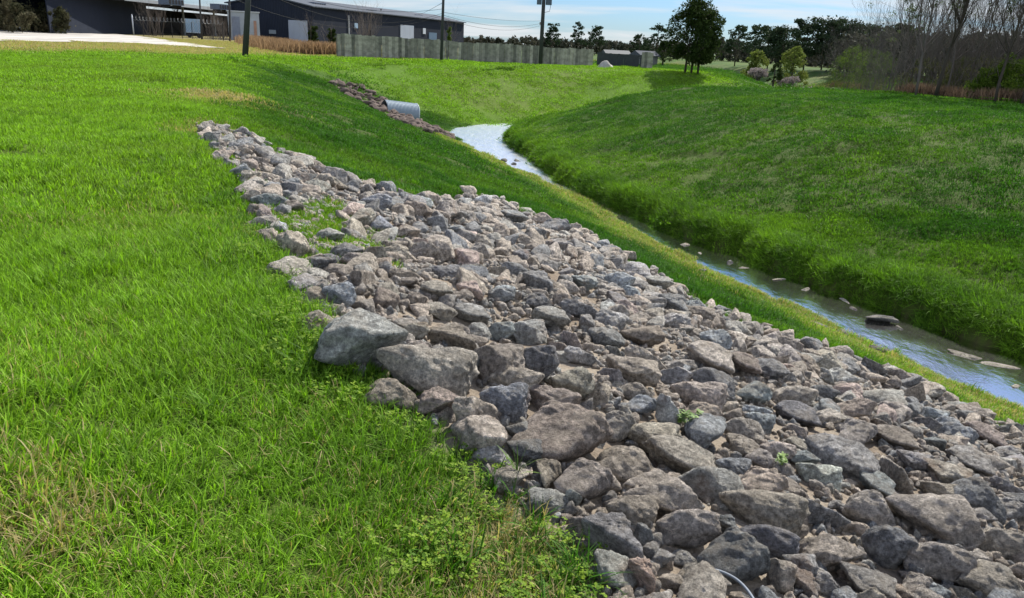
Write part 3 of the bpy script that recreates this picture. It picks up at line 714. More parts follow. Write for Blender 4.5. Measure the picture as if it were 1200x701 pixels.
def slope_rot(x, y, yaw):
    d = .4; z0 = terrain(x, y); gxx = (terrain(x + d, y) - terrain(x - d, y)) / (2 * d); gyy = (terrain(x, y + d) - terrain(x, y - d)) / (2 * d)
    # rotation = tilt(world) * yaw ; euler XYZ computed from the matrix
    nrm = np.stack([-gxx, -gyy, np.ones_like(gxx)], -1); nrm /= np.linalg.norm(nrm, axis=1)[:, None]
    out = np.zeros((len(x), 3))
    for k in range(len(x)):
        qd = Vector((0, 0, 1)).rotation_difference(Vector(nrm[k])); e = (qd.to_matrix() @ Matrix.Rotation(yaw[k], 3, 'Z')).to_euler('XYZ'); out[k] = e
    return z0, out
def jgrid(xa, xb, ya, yb, s):
    gx_, gy_ = np.meshgrid(np.arange(xa, xb, s), np.arange(ya, yb, s)); x = gx_.ravel() + rng.uniform(-.5, .5, gx_.size) * s; y = gy_.ravel() + rng.uniform(-.5, .5, gx_.size) * s
    return x, y
def lawn(name, x, y, ms, smin, smax, label, cat='grass', cond=None, margin=40, dcut=None, tone_add=0, dry_add=0, zoff=0):
    R = region(x, y); px, py, dz = proj(np.stack([x, y, R['z']], -1))
    ok = (dz > .3) & (px > -margin - 60 / np.maximum(dz, .5)) & (px < 1200 + margin) & (py < 701 + margin + 500 / np.maximum(dz, .6)) & (R['e'] > .02)
    ok &= cond(x, y, R, px, py, dz)
    x, y = x[ok], y[ok]; R = {k: v[ok] for k, v in R.items()}
    z, rt = slope_rot(x, y, rng.uniform(0, 6.28, len(x)))
    s = rng.uniform(smin, smax, len(x)) * (.8 + .45 * fbm(x * .9, y * .9, 15, 3))
    print(name, len(x))
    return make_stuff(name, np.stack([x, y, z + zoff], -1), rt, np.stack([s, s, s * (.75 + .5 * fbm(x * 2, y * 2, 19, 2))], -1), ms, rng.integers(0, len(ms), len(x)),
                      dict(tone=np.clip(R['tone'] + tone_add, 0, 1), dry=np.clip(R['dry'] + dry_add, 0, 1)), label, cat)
T_lush = None
road_block = lambda x, y: inpoly(x, y, ROAD_POLY)
T_near = variants(blades, 7, 1000, .20, 340, .035, .115, .0050, .55, .8)
T_mid = variants(blades, 5, 1100, .38, 420, .04, .095, .0085, .5, .6)
T_far = variants(blades, 5, 1200, .85, 700, .035, .085, .016, .6, .6)
T_vfar = variants(blades, 4, 1300, 2.0, 1300, .035, .10, .035, .6, .5)
x, y = jgrid(-7, 9, .3, 9.5, .19)
lawn('lawn_grass', x, y, T_near, .8, 1.25, 'bright green grass growing on the level bank nearest the camera', cond=lambda x, y, R, px, py, dz: ~R['rock'] & (R['r'] < 8.0))
T_lush = variants(blades, 4, 1050, .09, 70, .07, .17, .0065, .6, .9)
x, y = jgrid(-10, 9, .3, 15, .42)
lawn('lush_grass', x, y, T_lush, .8, 1.35, 'darker lush grass tufts scattered through the near lawn', cond=lambda x, y, R, px, py, dz: ~R['rock'] & (fbm(x * 1.1, y * 1.1, 140, 3) > .50), tone_add=.38, dry_add=-.3)
x, y = jgrid(-16, 14, 5, 26, .33)
lawn('lawn_grass', x, y, T_mid, .8, 1.25, 'green grass further back on the level bank and slopes', cond=lambda x, y, R, px, py, dz: ~R['rock'] & (R['r'] >= 7.4) & (R['r'] < 22))
x, y = jgrid(-34, 30, 16, 52, .72)
lawn('lawn_grass', x, y, T_far, .8, 1.25, 'green grass covering the far slopes of the channel', cond=lambda x, y, R, px, py, dz: ~R['rock'] & (R['r'] >= 20.5) & (R['r'] < 50) & ~road_block(x, y))
x, y = jgrid(-60, 60, 40, 112, 1.9)
lawn('lawn_grass', x, y, T_vfar, .8, 1.2, 'distant green grass before the fence and the field', cond=lambda x, y, R, px, py, dz: ~R['rock'] & (R['r'] >= 47) & ~road_block(x, y))
# overhanging tall grass on the right water edge
T_edge = variants(blades, 5, 1400, .20, 150, .12, .27, .0085, .55, .9)
x, y = jgrid(-6, 14, 3, 50, .17)
lawn('bank_edge_grass', x, y, T_edge, .8, 1.3, 'tall dark green grass overhanging the right edge of the stream', cond=lambda x, y, R, px, py, dz: ~R['left'] & (R['e'] > .02) & (R['e'] < .95 ), tone_add=.0)
T_toe = variants(blades, 4, 1500, .24, 230, .04, .12, .008, .7, 1.0)
x, y = jgrid(-6, 14, 3, 50, .22)
lawn('waterside_grass', x, y, T_toe, .8, 1.3, 'yellow-green grass strip between the rocks and the stream', cond=lambda x, y, R, px, py, dz: R['left'] & (R['e'] > .12) & (R['e'] < 2.9) & ~R['rock'] & (vnoise(x * 2, y * 2, 4) > .38))
# weeds along the grass edge, and in the near lawn
T_weed = []
q = NT('weed_leaves'); v = q.attr('v').outputs['Fac']; c = q.mix(v, (.07, .16, .012), (.24, .36, .03)); bs_ = q.bsdf(c, .6, .12); t_ = q.n('ShaderNodeBsdfTranslucent'); q.put(t_.inputs[0], c)
m_ = q.n('ShaderNodeMixShader'); m_.inputs[0].default_value = .35; q.t.links.new(bs_, m_.inputs[1]); q.t.links.new(t_.outputs[0], m_.inputs[2]); M_WEED = q.done(m_.outputs[0])
for k in range(5):
    m_ = leaflets(1600 + k, .16, 110, .01, .06, .0115); m_.materials.append(M_WEED); T_weed.append(m_)
def edge_near(x, y, w):
    return (~inpoly(x, y, ROCK_POLY)) & (inpoly(x + w, y, ROCK_POLY) | inpoly(x + w * .7, y + w * .7, ROCK_POLY) | inpoly(x, y + w, ROCK_POLY) | inpoly(x + w * .7, y - w * .4, ROCK_POLY))
x, y = jgrid(-5, 3, .3, 11, .17)
lawn('clover_weeds', x, y, T_weed, .8, 1.3, 'low clover-like weeds along the grass edge beside the rocks',
     cond=lambda x, y, R, px, py, dz: (edge_near(x, y, .25) & (R['r'] < 8) & (rng.uniform(0, 1, len(x)) < .45)) | ((px + (py - 700) * .3 > 440 + 90 * vnoise(x * 4, y * 4, 9)) & (py > 540) & (R['r'] < 4.5) & ~inpoly(x, y, ROCK_POLY) & (rng.uniform(0, 1, len(x)) < .75)), tone_add=.12, dry_add=-.5, zoff=.015)
# grass creeping into the rocks
gp = hits([(366, 256), (374, 268), (362, 246), (380, 282), (368, 290), (356, 262), (372, 300), (352, 250), (385, 272)])
xx = np.concatenate([g_[0] + rng.normal(0, .22, 9) for g_ in gp]); yy = np.concatenate([g_[1] + rng.normal(0, .3, 9) for g_ in gp])
z, rt = slope_rot(xx, yy, rng.uniform(0, 6.28, len(xx)))
make_stuff('gap_grass', np.stack([xx, yy, z], -1), rt, np.full((len(xx), 3), .95), T_mid, rng.integers(0, 5, len(xx)), dict(tone=np.full(len(xx), .35), dry=np.full(len(xx), .15)), 'grass patch grown over a gap in the upper rocks', 'grass')

# countable weeds between the rocks
def weed_plant(px, py, h, label, n=40, seed=0, kind='leafy'):
    P = hit(px, py)
    if kind == 'leafy':
        me = leaflets(seed, h * .7, n, h * .2, h * 1.1, h * .28)
    else: me = blades(seed, h * .18, n, h * .6, h * 1.2, .008, .5, .5)
    q_ = NT('weed_leaf'); v = q_.attr('v').outputs['Fac']; me.materials.append(q_.done(q_.bsdf(q_.mix(v, (.06, .13, .02), (.16, .26, .04)), .6, .3)))
    o = bpy.data.objects.new('weed_plant', me); COL.objects.link(o); o.location = (P[0], P[1], P[2] + h * .55)
    return tag(o, label, 'weed')
weed_plant(805, 508, .10, 'small green weed growing in front of the whitish standing stone', 60, 1)
weed_plant(914, 549, .07, 'tiny green weed beside the tan round rocks right of centre', 30, 2)
weed_plant(701, 645, .07, 'small green weed in the dark gap near the bottom grass edge', 14, 3)
weed_plant(612, 572, .16, 'tuft of long grass blades leaning over the rocks at the grass edge', 12, 4, 'blade')

# ------------------------------------------------------------------ generic mesh builder
class MB:
    def __init__(s): s.v = []; s.f = []
    def box(s, c, d, rz=0, ax=None):
        cx_, cy_, cz_ = c; dx, dy, dz = [k / 2 for k in d]; b = len(s.v); cs, sn = math.cos(rz), math.sin(rz)
        for k in ((-1, -1, -1), (1, -1, -1), (1, 1, -1), (-1, 1, -1), (-1, -1, 1), (1, -1, 1), (1, 1, 1), (-1, 1, 1)):
            x_, y_ = k[0] * dx, k[1] * dy; s.v.append((cx_ + x_ * cs - y_ * sn, cy_ + x_ * sn + y_ * cs, cz_ + k[2] * dz))
        for q_ in ((0, 3, 2, 1), (4, 5, 6, 7), (0, 1, 5, 4), (1, 2, 6, 5), (2, 3, 7, 6), (3, 0, 4, 7)): s.f.append(tuple(b + i_ for i_ in q_))
        return s
    def tube(s, pts, rad, n=6, cap=True):
        pts = [Vector(p_) for p_ in pts]; rad = [rad] * len(pts) if not hasattr(rad, '__len__') else rad; b = len(s.v)
        ref = None
        for k, p_ in enumerate(pts):
            t = (pts[min(k + 1, len(pts) - 1)] - pts[max(k - 1, 0)]).normalized()
            if ref is None: ref = t.orthogonal().normalized()
            ref = (ref - t * ref.dot(t)).normalized(); bi = t.cross(ref)
            for j in range(n):
                a = 2 * math.pi * j / n; s.v.append(tuple(p_ + (ref * math.cos(a) + bi * math.sin(a)) * rad[k]))
        for k in range(len(pts) - 1):
            for j in range(n): s.f.append((b + k * n + j, b + k * n + (j + 1) % n, b + (k + 1) * n + (j + 1) % n, b + (k + 1) * n + j))
        if cap:
            s.f.append(tuple(b + j for j in range(n))[::-1]); s.f.append(tuple(b + (len(pts) - 1) * n + j for j in range(n)))
        return s
    def quad(s, *p_):
        b = len(s.v); s.v += [tuple(a) for a in p_]; s.f.append(tuple(range(b, b + len(p_)))); return s
    def build(s, name, mat, parent=None, smooth=False, loc=None):
        me = bpy.data.meshes.new(name); me.from_pydata(s.v, [], s.f); me.update()
        if smooth:
            for p_ in me.polygons: p_.use_smooth = True
        me.materials.append(mat); o = bpy.data.objects.new(name, me); COL.objects.link(o)
        if parent: o.parent = parent
        if loc is not None: o.location = loc
        return o

# ------------------------------------------------------------------ materials for built things
def ribbed(name, col, period=.3, var=.2, metal=.0, rough=.5):
    q = NT(name); p = q.objc(); wv = q.n('ShaderNodeTexWave'); wv.inputs['Scale'].default_value = 1 / period / 1.6; wv.bands_direction = 'DIAGONAL' if False else 'X'
    q.put(wv.inputs['Vector'], p)
    f = q.noise(1.3, q.mapv(p, (1, 1, .3)), 5); c = q.mix(f, tuple(x_ * (1 - var) for x_ in col), tuple(x_ * (1 + var) for x_ in col))
    c = q.mix(q.math('MULTIPLY', q.sm(wv.outputs['Fac'], .8, 1.0), .5), c, tuple(x_ * .5 for x_ in col))
    return q.done(q.bsdf(c, rough, .12, metal, q.bump(wv.outputs['Fac'], .8, .05)))
M_WALL = ribbed('slate_metal_siding', (.024, .030, .046), .6, rough=.9)
M_ROOF = ribbed('galvanised_roof', (.10, .115, .14), .6, rough=.85)
M_TRIM = simple('light_trim', (.26, .28, .30), .5)
M_DOOR = ribbed('pale_roller_door', (.42, .47, .56), .25)
M_DARK = simple('dark_steel', (.022, .023, .027), .7)
M_UNIT = simple('roof_unit_grey', (.10, .13, .18), .5)
M_WHITE = simple('weathered_white_metal', (.52, .56, .62), .5)
M_PBLUE = simple('pale_blue_paint', (.32, .46, .62), .5)
q = NT('weathered_fence_wood'); p = q.objc()
cell = q.n('ShaderNodeTexWhiteNoise', noise_dimensions='1D'); sx = q.n('ShaderNodeSeparateXYZ'); q.put(sx.inputs[0], p)
q.put(cell.inputs['W'], q.math('FLOOR', q.math('DIVIDE', sx.outputs[0], .29)))
c = q.mix(cell.outputs['Value'], (.15, .15, .125), (.43, .41, .34)); c = q.mix(1., c, q.ramp(q.noise(2.5, q.mapv(p, (1, 1, 1.2)), 5), [(.3, .6), (.7, 1.3)]), 'MULTIPLY')
c = q.mix(q.sm(q.noise(5, q.mapv(p, (3, 1, .25)), 3), .62, .7), c, (.30, .29, .26))
M_FENCE = q.done(q.bsdf(c, .9, .2, normal=q.bump(q.noise(8, q.mapv(p, (6, 1, .4)), 3), .4, .01)))
M_FENCED = simple('dark_fence_wood', (.055, .06, .065), .9, .35)
q = NT('pole_wood'); p = q.objc(); M_POLE = q.done(q.bsdf(q.mix(q.noise(5, q.mapv(p, (4, 4, .25)), 4), (.035, .038, .045), (.085, .085, .09)), .85, .2))
q = NT('tree_bark'); p = q.pos(); M_BARK = q.done(q.bsdf(q.mix(q.noise(6, q.mapv(p, (3, 3, .5)), 5), (.035, .028, .022), (.12, .10, .08)), .9, .2, normal=q.bump(q.noise(14, p), .6, .03)))
q = NT('grey_twigs'); p = q.pos(); M_TWIG = q.done(q.bsdf(q.mix(q.noise(1.5, p, 4), (.075, .062, .055), (.24, .205, .18)), .9, .2))
M_PINE = leaf_mat('pine_needles', (.020, .038, .020), (.055, .085, .040), .15, .5)
M_OAK = leaf_mat('evergreen_leaf', (.016, .034, .010), (.055, .085, .02), .25, 1.2)
M_BUSH = leaf_mat('bush_leaf', (.06, .12, .015), (.16, .24, .035), .3, 1.0)
M_WILLOW = leaf_mat('spring_leaf', (.10, .15, .03), (.22, .27, .06), .35, .5)
M_BLOSSOM = leaf_mat('pale_blossom', (.20, .17, .17), (.42, .38, .38), .3, .7)
M_FARWOOD = leaf_mat('far_wood_leaf', (.035, .048, .032), (.13, .125, .095), .15, .12)
M_REED = leaf_mat('dry_reed', (.20, .13, .07), (.42, .29, .17), .35, .8)

# ------------------------------------------------------------------ vegetation builders
def quads_cloud(C, size, r, nrm_rand=True, vv=None):
    n = len(C); a = r.normal(size=(n, 3)); a /= np.linalg.norm(a, axis=1)[:, None]; b = r.normal(size=(n, 3)); b -= (b * a).sum(1)[:, None] * a; b /= np.linalg.norm(b, axis=1)[:, None]
    s = size * r.uniform(.5, 1.3, n)[:, None]
    V = np.stack([C - a * s, C - b * s * .45, C + a * s, C + b * s * .45], 1).reshape(-1, 3)
    F = np.arange(n * 4).reshape(-1, 4); v = np.repeat(r.uniform(0, 1, n) if vv is None else vv, 4)
    return V, F, v
def crown_mesh(name, clumps, per, leaf, mat, seed, spread=1.0):
    r = np.random.default_rng(seed); C = []; vv = []
    for (c, rad, flat) in clumps:
        d = r.normal(size=(per, 3)); d /= np.linalg.norm(d, axis=1)[:, None]; rr_ = rad * r.uniform(.25, 1, per) ** .6 * spread
        C.append(np.array(c) + d * rr_[:, None] * np.array([1, 1, flat])); vv.append(np.clip(r.uniform(0, 1, per) * .6 + r.uniform(0, .4), 0, 1))
    C = np.concatenate(C); V, F, v = quads_cloud(C, leaf, r, vv=np.concatenate(vv))
    me = np_mesh(name, V, F, False, dict(v=v)); me.materials.append(mat); return me
def branchy(mb, r, base, d, length, rad, depth, tips, spread=.6, up=.15, kids=3, seg=4, sides=5):
    pts = [Vector(base)]; dd = Vector(d).normalized(); rads = [rad]
    for k in range(seg):
        dd = (dd + Vector(r.normal(0, .12, 3)) + Vector((0, 0, up * .3))).normalized(); pts.append(pts[-1] + dd * length / seg); rads.append(rad * (1 - .62 * (k + 1) / seg))
    mb.tube(pts, rads, sides if depth > 1 else 3, cap=False)
    if depth <= 0: tips.append(tuple(pts[-1])); return
    for k in range(kids + int(r.integers(0, 2))):
        t = r.uniform(.35, 1.0); i_ = min(int(t * seg), seg - 1); p_ = pts[i_].lerp(pts[i_ + 1], t * seg - i_)
        nd = (dd + Vector(r.normal(0, spread, 3)) + Vector((0, 0, up))).normalized()
        branchy(mb, r, p_, nd, length * r.uniform(.45, .72), max(rads[i_] * .55, .004), depth - 1, tips, spread, up, kids, max(2, seg - 1), sides)
def bare_tree(x, y, h, label, seed, rad=.09, mat=None, depth=4, spread=.45, lean=(0, 0), leaves=0, leafmat=None, name='bare_tree', group=None, minr=None, kids=3):
    r = np.random.default_rng(seed); z = tz(x, y); root = empty(name, (x, y, z - .05), 0, label, 'tree', group)
    trunk = MB(); twigs = MB(); tips = []
    pts = [Vector((0, 0, 0))]; n = 9; dd = Vector((lean[0], lean[1], 1)).normalized(); rads = [rad]
    for k in range(n):
        dd = (dd + Vector(r.normal(0, .05, 3))).normalized(); pts.append(pts[-1] + dd * h / n); rads.append(rad * (1 - .85 * (k + 1) / n) + .006)
    trunk.tube(pts, rads, 7)
    for k in range(int(9 + h * 1.2)):
        t = r.uniform(.22, .98); i_ = min(int(t * n), n - 1); p_ = pts[i_].lerp(pts[i_ + 1], t * n - i_)
        a = r.uniform(0, 6.28); nd = Vector((math.cos(a) * spread * 1.5, math.sin(a) * spread * 1.5, .9)).normalized()
        branchy(twigs, r, p_, nd, h * (.42 - .28 * t) * r.uniform(.7, 1.2), max(rads[i_] * .5, .008), depth - 2, tips, spread, .35, kids, 3, 4)
    trunk.build('trunk', mat or M_TWIG, root, True); tw = twigs.build('crown', mat or M_TWIG, root, True)
    if leaves:
        cl = [(tips[int(r.integers(len(tips)))], r.uniform(.12, .4), .8) for _ in range(leaves)]
        me = crown_mesh('foliage', cl, 26, .05, leafmat or M_BUSH, seed + 5); o = add('foliage', me, None, root)
    return root
def leafy_tree(x, y, h, cw, label, seed, mat, trunks=1, base=.25, clumps=60, per=90, leaf=.13, flat=.8, name='tree', group=None, tr=.12, shape='oval', dens=1.0):
    r = np.random.default_rng(seed); z = tz(x, y); root = empty(name, (x, y, z - .05), 0, label, 'tree', group)
    tb = MB(); cl = []
    for t in range(trunks):
        ox = (t - (trunks - 1) / 2) * tr * 5.5; tb.tube([(ox, 0, 0), (ox * .9 + r.normal(0, .05), r.normal(0, .05), h * base), (ox * .6, 0, h * .6), (ox * .3, 0, h * .9)], [tr, tr * .85, tr * .5, tr * .15], 8)
    for k in range(clumps):
        u = r.uniform(0, 1); zz_ = h * (base + (1 - base) * u)
        if shape == 'oval': wr = cw / 2 * math.sin(math.pi * min(1, (u * .80 + .17))) ** .7
        elif shape == 'umbrella': wr = cw / 2 * (.35 + .65 * math.sin(math.pi * min(1, u * .75 + .25)))
        elif shape == 'cone': wr = cw / 2 * (1.02 - u)
        else: wr = cw / 2 * math.sqrt(max(0, 1 - (u * 1.0) ** 2)) 
        a = r.uniform(0, 6.28); rr_ = wr * math.sqrt(r.uniform(0.05, 1)); c = (rr_ * math.cos(a), rr_ * math.sin(a), zz_ - .04 * h)
        rad = cw * r.uniform(.07, .15); cl.append((c, rad, flat))
        if k % 2 == 0:
            zb = max(h * base * .8, zz_ - rr_ * .8); tb.tube([(0, 0, zb), (c[0] * .5, c[1] * .5, (zb + c[2]) / 2 + .05 * h), c], [tr * .35, tr * .2, .02], 4, False)
    tb.build('trunk', M_BARK, root, True)
    add('crown', crown_mesh('crown', cl, int(per * dens), leaf, mat, seed + 1), None, root)
    return root
def pine(x, y, h, label, seed, cw=3.5, base=.5, tiers=10, mat=None, leaf=.2, per=60, group=None, name='pine_tree'):
    r = np.random.default_rng(seed); z = tz(x, y); root = empty(name, (x, y, z - .05), 0, label, 'tree', group); tb = MB(); cl = []
    tb.tube([(0, 0, 0), (r.normal(0, .1), 0, h * .5), (r.normal(0, .15), 0, h * .98)], [h * .016, h * .012, h * .004], 6)
    for k in range(tiers):
        u = (k + r.uniform(0, .8)) / tiers; zz_ = h * (base + (1 - base) * u); w_ = cw / 2 * (1.05 - .55 * u) * r.uniform(.55, 1.1)
        for b in range(3):
            a = r.uniform(0, 6.28); c = (w_ * math.cos(a) * .8, w_ * math.sin(a) * .8, zz_ + w_ * .12); cl.append((c, w_ * r.uniform(.35, .6), .42)); tb.tube([(0, 0, zz_ - w_ * .25), (c[0] * .6, c[1] * .6, zz_), c], [h * .005, h * .003, .01], 4, False)
    cl.append(((0, 0, h * .97), cw * .2, .6))
    tb.build('trunk', M_BARK, root, True); add('crown', crown_mesh('crown', cl, per, leaf, mat or M_PINE, seed + 1), None, root); return root
def bush(x, y, h, wd, label, seed, mat=None, leaf=.06, per=70, clumps=45, name='bush', group=None, stems=12, twigs=0, ecc=1.0):
    r = np.random.default_rng(seed); z = tz(x, y); root = empty(name, (x, y, z - .05), 0, label, 'bush', group); tb = MB(); cl = []; tips = []
    for k in range(clumps):
        a = r.uniform(0, 6.28); u = r.uniform(0, 1); rr_ = wd / 2 * math.sqrt(r.uniform(0, 1)) * (1 - .6 * u * u); c = (rr_ * math.cos(a), rr_ * math.sin(a) * ecc, h * (.12 + .82 * u) * (1 - .25 * (rr_ / (wd / 2)) ** 2)); cl.append((c, min(wd, h) * r.uniform(.08, .17), .85))
    for k in range(stems):
        c = cl[int(r.integers(len(cl)))][0]; tb.tube([(c[0] * .2, c[1] * .2, 0), (c[0] * .6, c[1] * .6, c[2] * .5), c], [.03, .02, .008], 4, False)
    for k in range(twigs):
        a = r.uniform(0, 6.28); branchy(tb, r, (r.normal(0, wd * .22), r.normal(0, wd * .22) * ecc, 0), (math.cos(a) * .35, math.sin(a) * .35, 1), h * r.uniform(.6, 1.1), .022, 2, tips, .4, .3, 3, 3, 4)
    tb.build('stems', M_TWIG, root, True)
    if mat: add('foliage', crown_mesh('foliage', cl, per, leaf, mat, seed + 1), None, root)
    return root
def brush(name, pts, label, seed, hlo, hhi, n, mat, rad=.010, depth=1, kind='stuff', cat='brush'):
    """thicket of bare stems spread over an area"""
    r = np.random.default_rng(seed); tb = MB(); tips = []
    for k in range(n):
        i_ = int(r.integers(len(pts) - 1)); t = r.uniform(); a = np.array(pts[i_]); b = np.array(pts[i_ + 1]); c = a + (b - a) * t
        x_, y_ = c[0] + r.normal(0, c[2]), c[1] + r.normal(0, c[2]); h = r.uniform(hlo, hhi)
        branchy(tb, r, (x_, y_, tz(x_, y_) - .03), (r.normal(0, .22), r.normal(0, .22), 1), h, rad, depth, tips, .38, .35, 3, 3, 3)
    o = tb.build(name, mat, None, True); return tag(o, label, cat, kind=kind)

# ------------------------------------------------------------------ far buildings
def wall_frame(P0, P1):
    v = Vector((P1[0] - P0[0], P1[1] - P0[1], 0)); return math.atan2(v.y, v.x), v.length
# warehouse in the middle: gable end at left, long side running away to the right
cA = at_dist(270, 40, 150); cB = at_dist(366, 40, 143); cC = at_dist(543, 47, 200)
rzB, gl_ = wall_frame(cA, cB); rzL, ll_ = wall_frame(cB, cC)
zb = tz(cB[0], cB[1]) - .3
wh = empty('warehouse', (cB[0], cB[1], zb), 0, 'dark slate metal warehouse with pale roller doors behind the wooden fence', 'building')
ux = Vector((math.cos(rzL), math.sin(rzL), 0)); gv = Vector((cA[0] - cB[0], cA[1] - cB[1], 0)); EH = 6.3; PH = 7.6
p0 = Vector((0, 0, 0)); p1 = ux * ll_; p2 = p1 + gv; p3 = gv.copy(); up = lambda p_, z: (p_.x, p_.y, z)
def wallbox(name, a, b, z0, z1, mat, parent, off=0.0, thick=.12, peak=None):
    """a wall panel with its own local x axis along the wall so ribs run upright"""
    rz, ln = wall_frame(a, b); mb = MB()
    if peak is None: mb.box((ln / 2, 0, (z0 + z1) / 2), (ln, thick, z1 - z0))
    else:
        t = thick / 2; prof = [(0, z0), (ln, z0), (ln, z1), (ln / 2, peak), (0, z1)]; b0 = len(mb.v)
        for sgn in (-t, t):
            for (u, z) in prof: mb.v.append((u, sgn, z))
        mb.f.append((0, 1, 2, 3, 4)); mb.f.append((9, 8, 7, 6, 5))
        for k in range(5): mb.f.append((k, k + 5, (k + 1) % 5 + 5, (k + 1) % 5))
    o = mb.build(name, mat, parent); nx_, ny_ = math.sin(rz), -math.cos(rz); o.location = (a[0] + nx_ * off, a[1] + ny_ * off, 0); o.rotation_euler = (0, 0, rz); return o
wallbox('wall', p0, p1, 0, EH, M_WALL, wh); wallbox('wall', p3, p0, 0, EH, M_WALL, wh, peak=PH); wallbox('wall', p1, p2, 0, EH, M_WALL, wh, peak=PH); wallbox('wall', p2, p3, 0, EH, M_WALL, wh)
rf = MB(); mid0 = gv * .5; mid1 = p1 + gv * .5; ov = ux * .4; gn = gv.normalized() * .5
for (e0, e1, m0, m1, sgn) in ((p0 - gn, p1 - gn, mid0, mid1, 1), (p3 + gn, p2 + gn, mid0, mid1, -1)):
    for dz in (0, .18):
        rf.quad(up(e0 - ov, EH - .1 + dz), up(e1 + ov, EH - .1 + dz), up(m1 + ov, PH + .1 + dz), up(m0 - ov, PH + .1 + dz))
    rf.quad(up(e0 - ov, EH - .1), up(e1 + ov, EH - .1), up(e1 + ov, EH + .08), up(e0 - ov, EH + .08))
    rf.quad(up(e0 - ov, EH - .1), up(m0 - ov, PH + .1), up(m0 - ov, PH + .28), up(e0 - ov, EH + .08))
rf.build('roof', M_ROOF, wh)
gvn = gv.normalized(); fn = Vector((math.sin(rzL), -math.cos(rzL), 0))
def on_side(pxa, pya, pxb, pyb, name, mat, a0, a1, parent, thick=.14, off=.13):
    """panel on a wall between two picture corners, in the wall's plane"""
    def inter(px):
        d = pray(px, 40); A = Vector((a0[0], a0[1])); B = Vector((a1[0], a1[1])); o_ = Vector((0, 0)); dd = Vector((d[0], d[1])); w_ = B - A
        den = dd.x * w_.y - dd.y * w_.x; t = (A.x * w_.y - A.y * w_.x) / den; return dd * t
    u, v = inter(pxa), inter(pxb)
    def zat(px, py, P_):
        d = pray(px, py); return CAM_P[2] + d[2] / math.hypot(d[0], d[1]) * P_.length
    zt = zat(pxa, pya, u); zb_ = zat(pxb, pyb, v) if pyb is not None else parent.location.z + .2
    base = parent.location; return wallbox(name, (u.x - base.x, u.y - base.y), (v.x - base.x, v.y - base.y), max(zb_ - base.z, 0.05), zt - base.z, mat, parent, off, thick)
on_side(339, 23.5, 361, None, 'roller_door', M_DOOR, cA, cB, wh)
on_side(468.5, 29, 484, None, 'roller_door', M_DOOR, cB, cC, wh)
on_side(495, 33, 498, 40, 'wall_light', M_WHITE, cB, cC, wh); on_side(415, 27, 418.5, 33.5, 'vent_panel', M_PBLUE, cB, cC, wh)
on_side(502, 38, 511, None, 'side_door', simple('door_blue', (.10, .16, .24), .6), cB, cC, wh)
on_side(316, 35, 324, 40, 'window', simple('dull_glass', (.22, .26, .30), .2), cA, cB, wh)
on_side(407.7, 18, 409, None, 'downpipe', M_TRIM, cB, cC, wh); on_side(433.5, 20.5, 434.5, None, 'downpipe', M_DARK, cB, cC, wh)
def roof_unit(px, py, dist, w_, d_, h_, label):
    P = at_dist(px, py, dist); mb = MB().box((0, 0, h_ / 2 + .15), (w_, d_, h_)); root = empty('rooftop_unit', P, rzL, label, 'hvac unit', 'rooftop units on the metal buildings')
    mb.build('casing', M_UNIT, root); MB().box((-w_ * .35, 0, .0), (.2, d_ * .8, .3)).box((w_ * .35, 0, .0), (.2, d_ * .8, .3)).build('feet', M_DARK, root)
    g_ = MB()
    for k in range(5): g_.box((-w_ * .4 + k * w_ * .2, -d_ / 2 - .02, h_ / 2 + .15), (w_ * .12, .05, h_ * .7))
    g_.build('grille', M_DARK, root)
roof_unit(370, 10.5, 150, 3.6, 2, .9, 'leftmost rooftop unit on the middle warehouse roof')
roof_unit(432, 18.0, 165, 3.4, 2, .9, 'second rooftop unit on the middle warehouse roof')
roof_unit(487, 23.5, 185, 3.4, 2, 1.0, 'third rooftop unit on the middle warehouse roof')
vp = at_dist(512, 27, 195); tb = MB(); tb.tube([(0, 0, -.6), (0, 0, .5)], .3, 8).tube([(0, 0, .5), (0, 0, .65), (0, 0, 1.0)], [.6, .6, .1], 10)
tag(tb.build('roof_vent', M_DARK, None, True, vp), 'dark mushroom roof vent near the right end of the warehouse', 'roof vent')
# flue pipes
for px, py0, dd_, lb in ((380, 6, 152, 'thin flue pipe on the warehouse roof beside its leftmost unit'), (446.5, 11, 170, 'thin flue pipe on the warehouse roof right of the second unit')):
    P = at_dist(px, py0, dd_); tag(MB().tube([(0, 0, -1.8), (0, 0, 0)], .09, 6).tube([(0, 0, -.1), (0, 0, .12)], .16, 6).build('flue_pipe', M_DARK, None, True, P), lb, 'flue pipe')

# long building at far left with an open canopy
a0 = at_dist(58, 33, 122); a1 = at_dist(174, 38, 152); a2 = at_dist(276, 40, 183)
zl0 = tz(a1[0], a1[1]) - .3
lb_ = empty('long_shed', (a1[0], a1[1], zl0), 0, 'long dark metal shed with open canopy bays at far left', 'building')
def rel(p_, base): return (p_[0] - base[0], p_[1] - base[1])
rA, lA = wall_frame(a0, a1); b1 = rel(a1, a1); b0 = rel(a0, a1); b2 = rel(a2, a1)
back = Vector((-math.sin(rA), math.cos(rA), 0)) * 26
H1 = 1.65 + (27.5 + 4.0) / 873 * 114
wallbox('wall', b0, b1, 0, 5.6, M_WALL, lb_)
wallbox('wall', (b0[0] + back.x, b0[1] + back.y), (b2[0] * 2.9 + back.x, b2[1] * 2.9 + back.y), 0, 5.5, M_DARK, lb_)
wallbox('wall', b1, (b1[0] + back.x, b1[1] + back.y), 0, 5.5, M_WALL, lb_)
rz2, l2 = wall_frame(a1, a2)
b2c = b2; b2 = (b2[0] * 2.9, b2[1] * 2.9)
wallbox('wall', b2, (b2[0] + back.x, b2[1] + back.y), 0, 5.5, M_DARK, lb_)
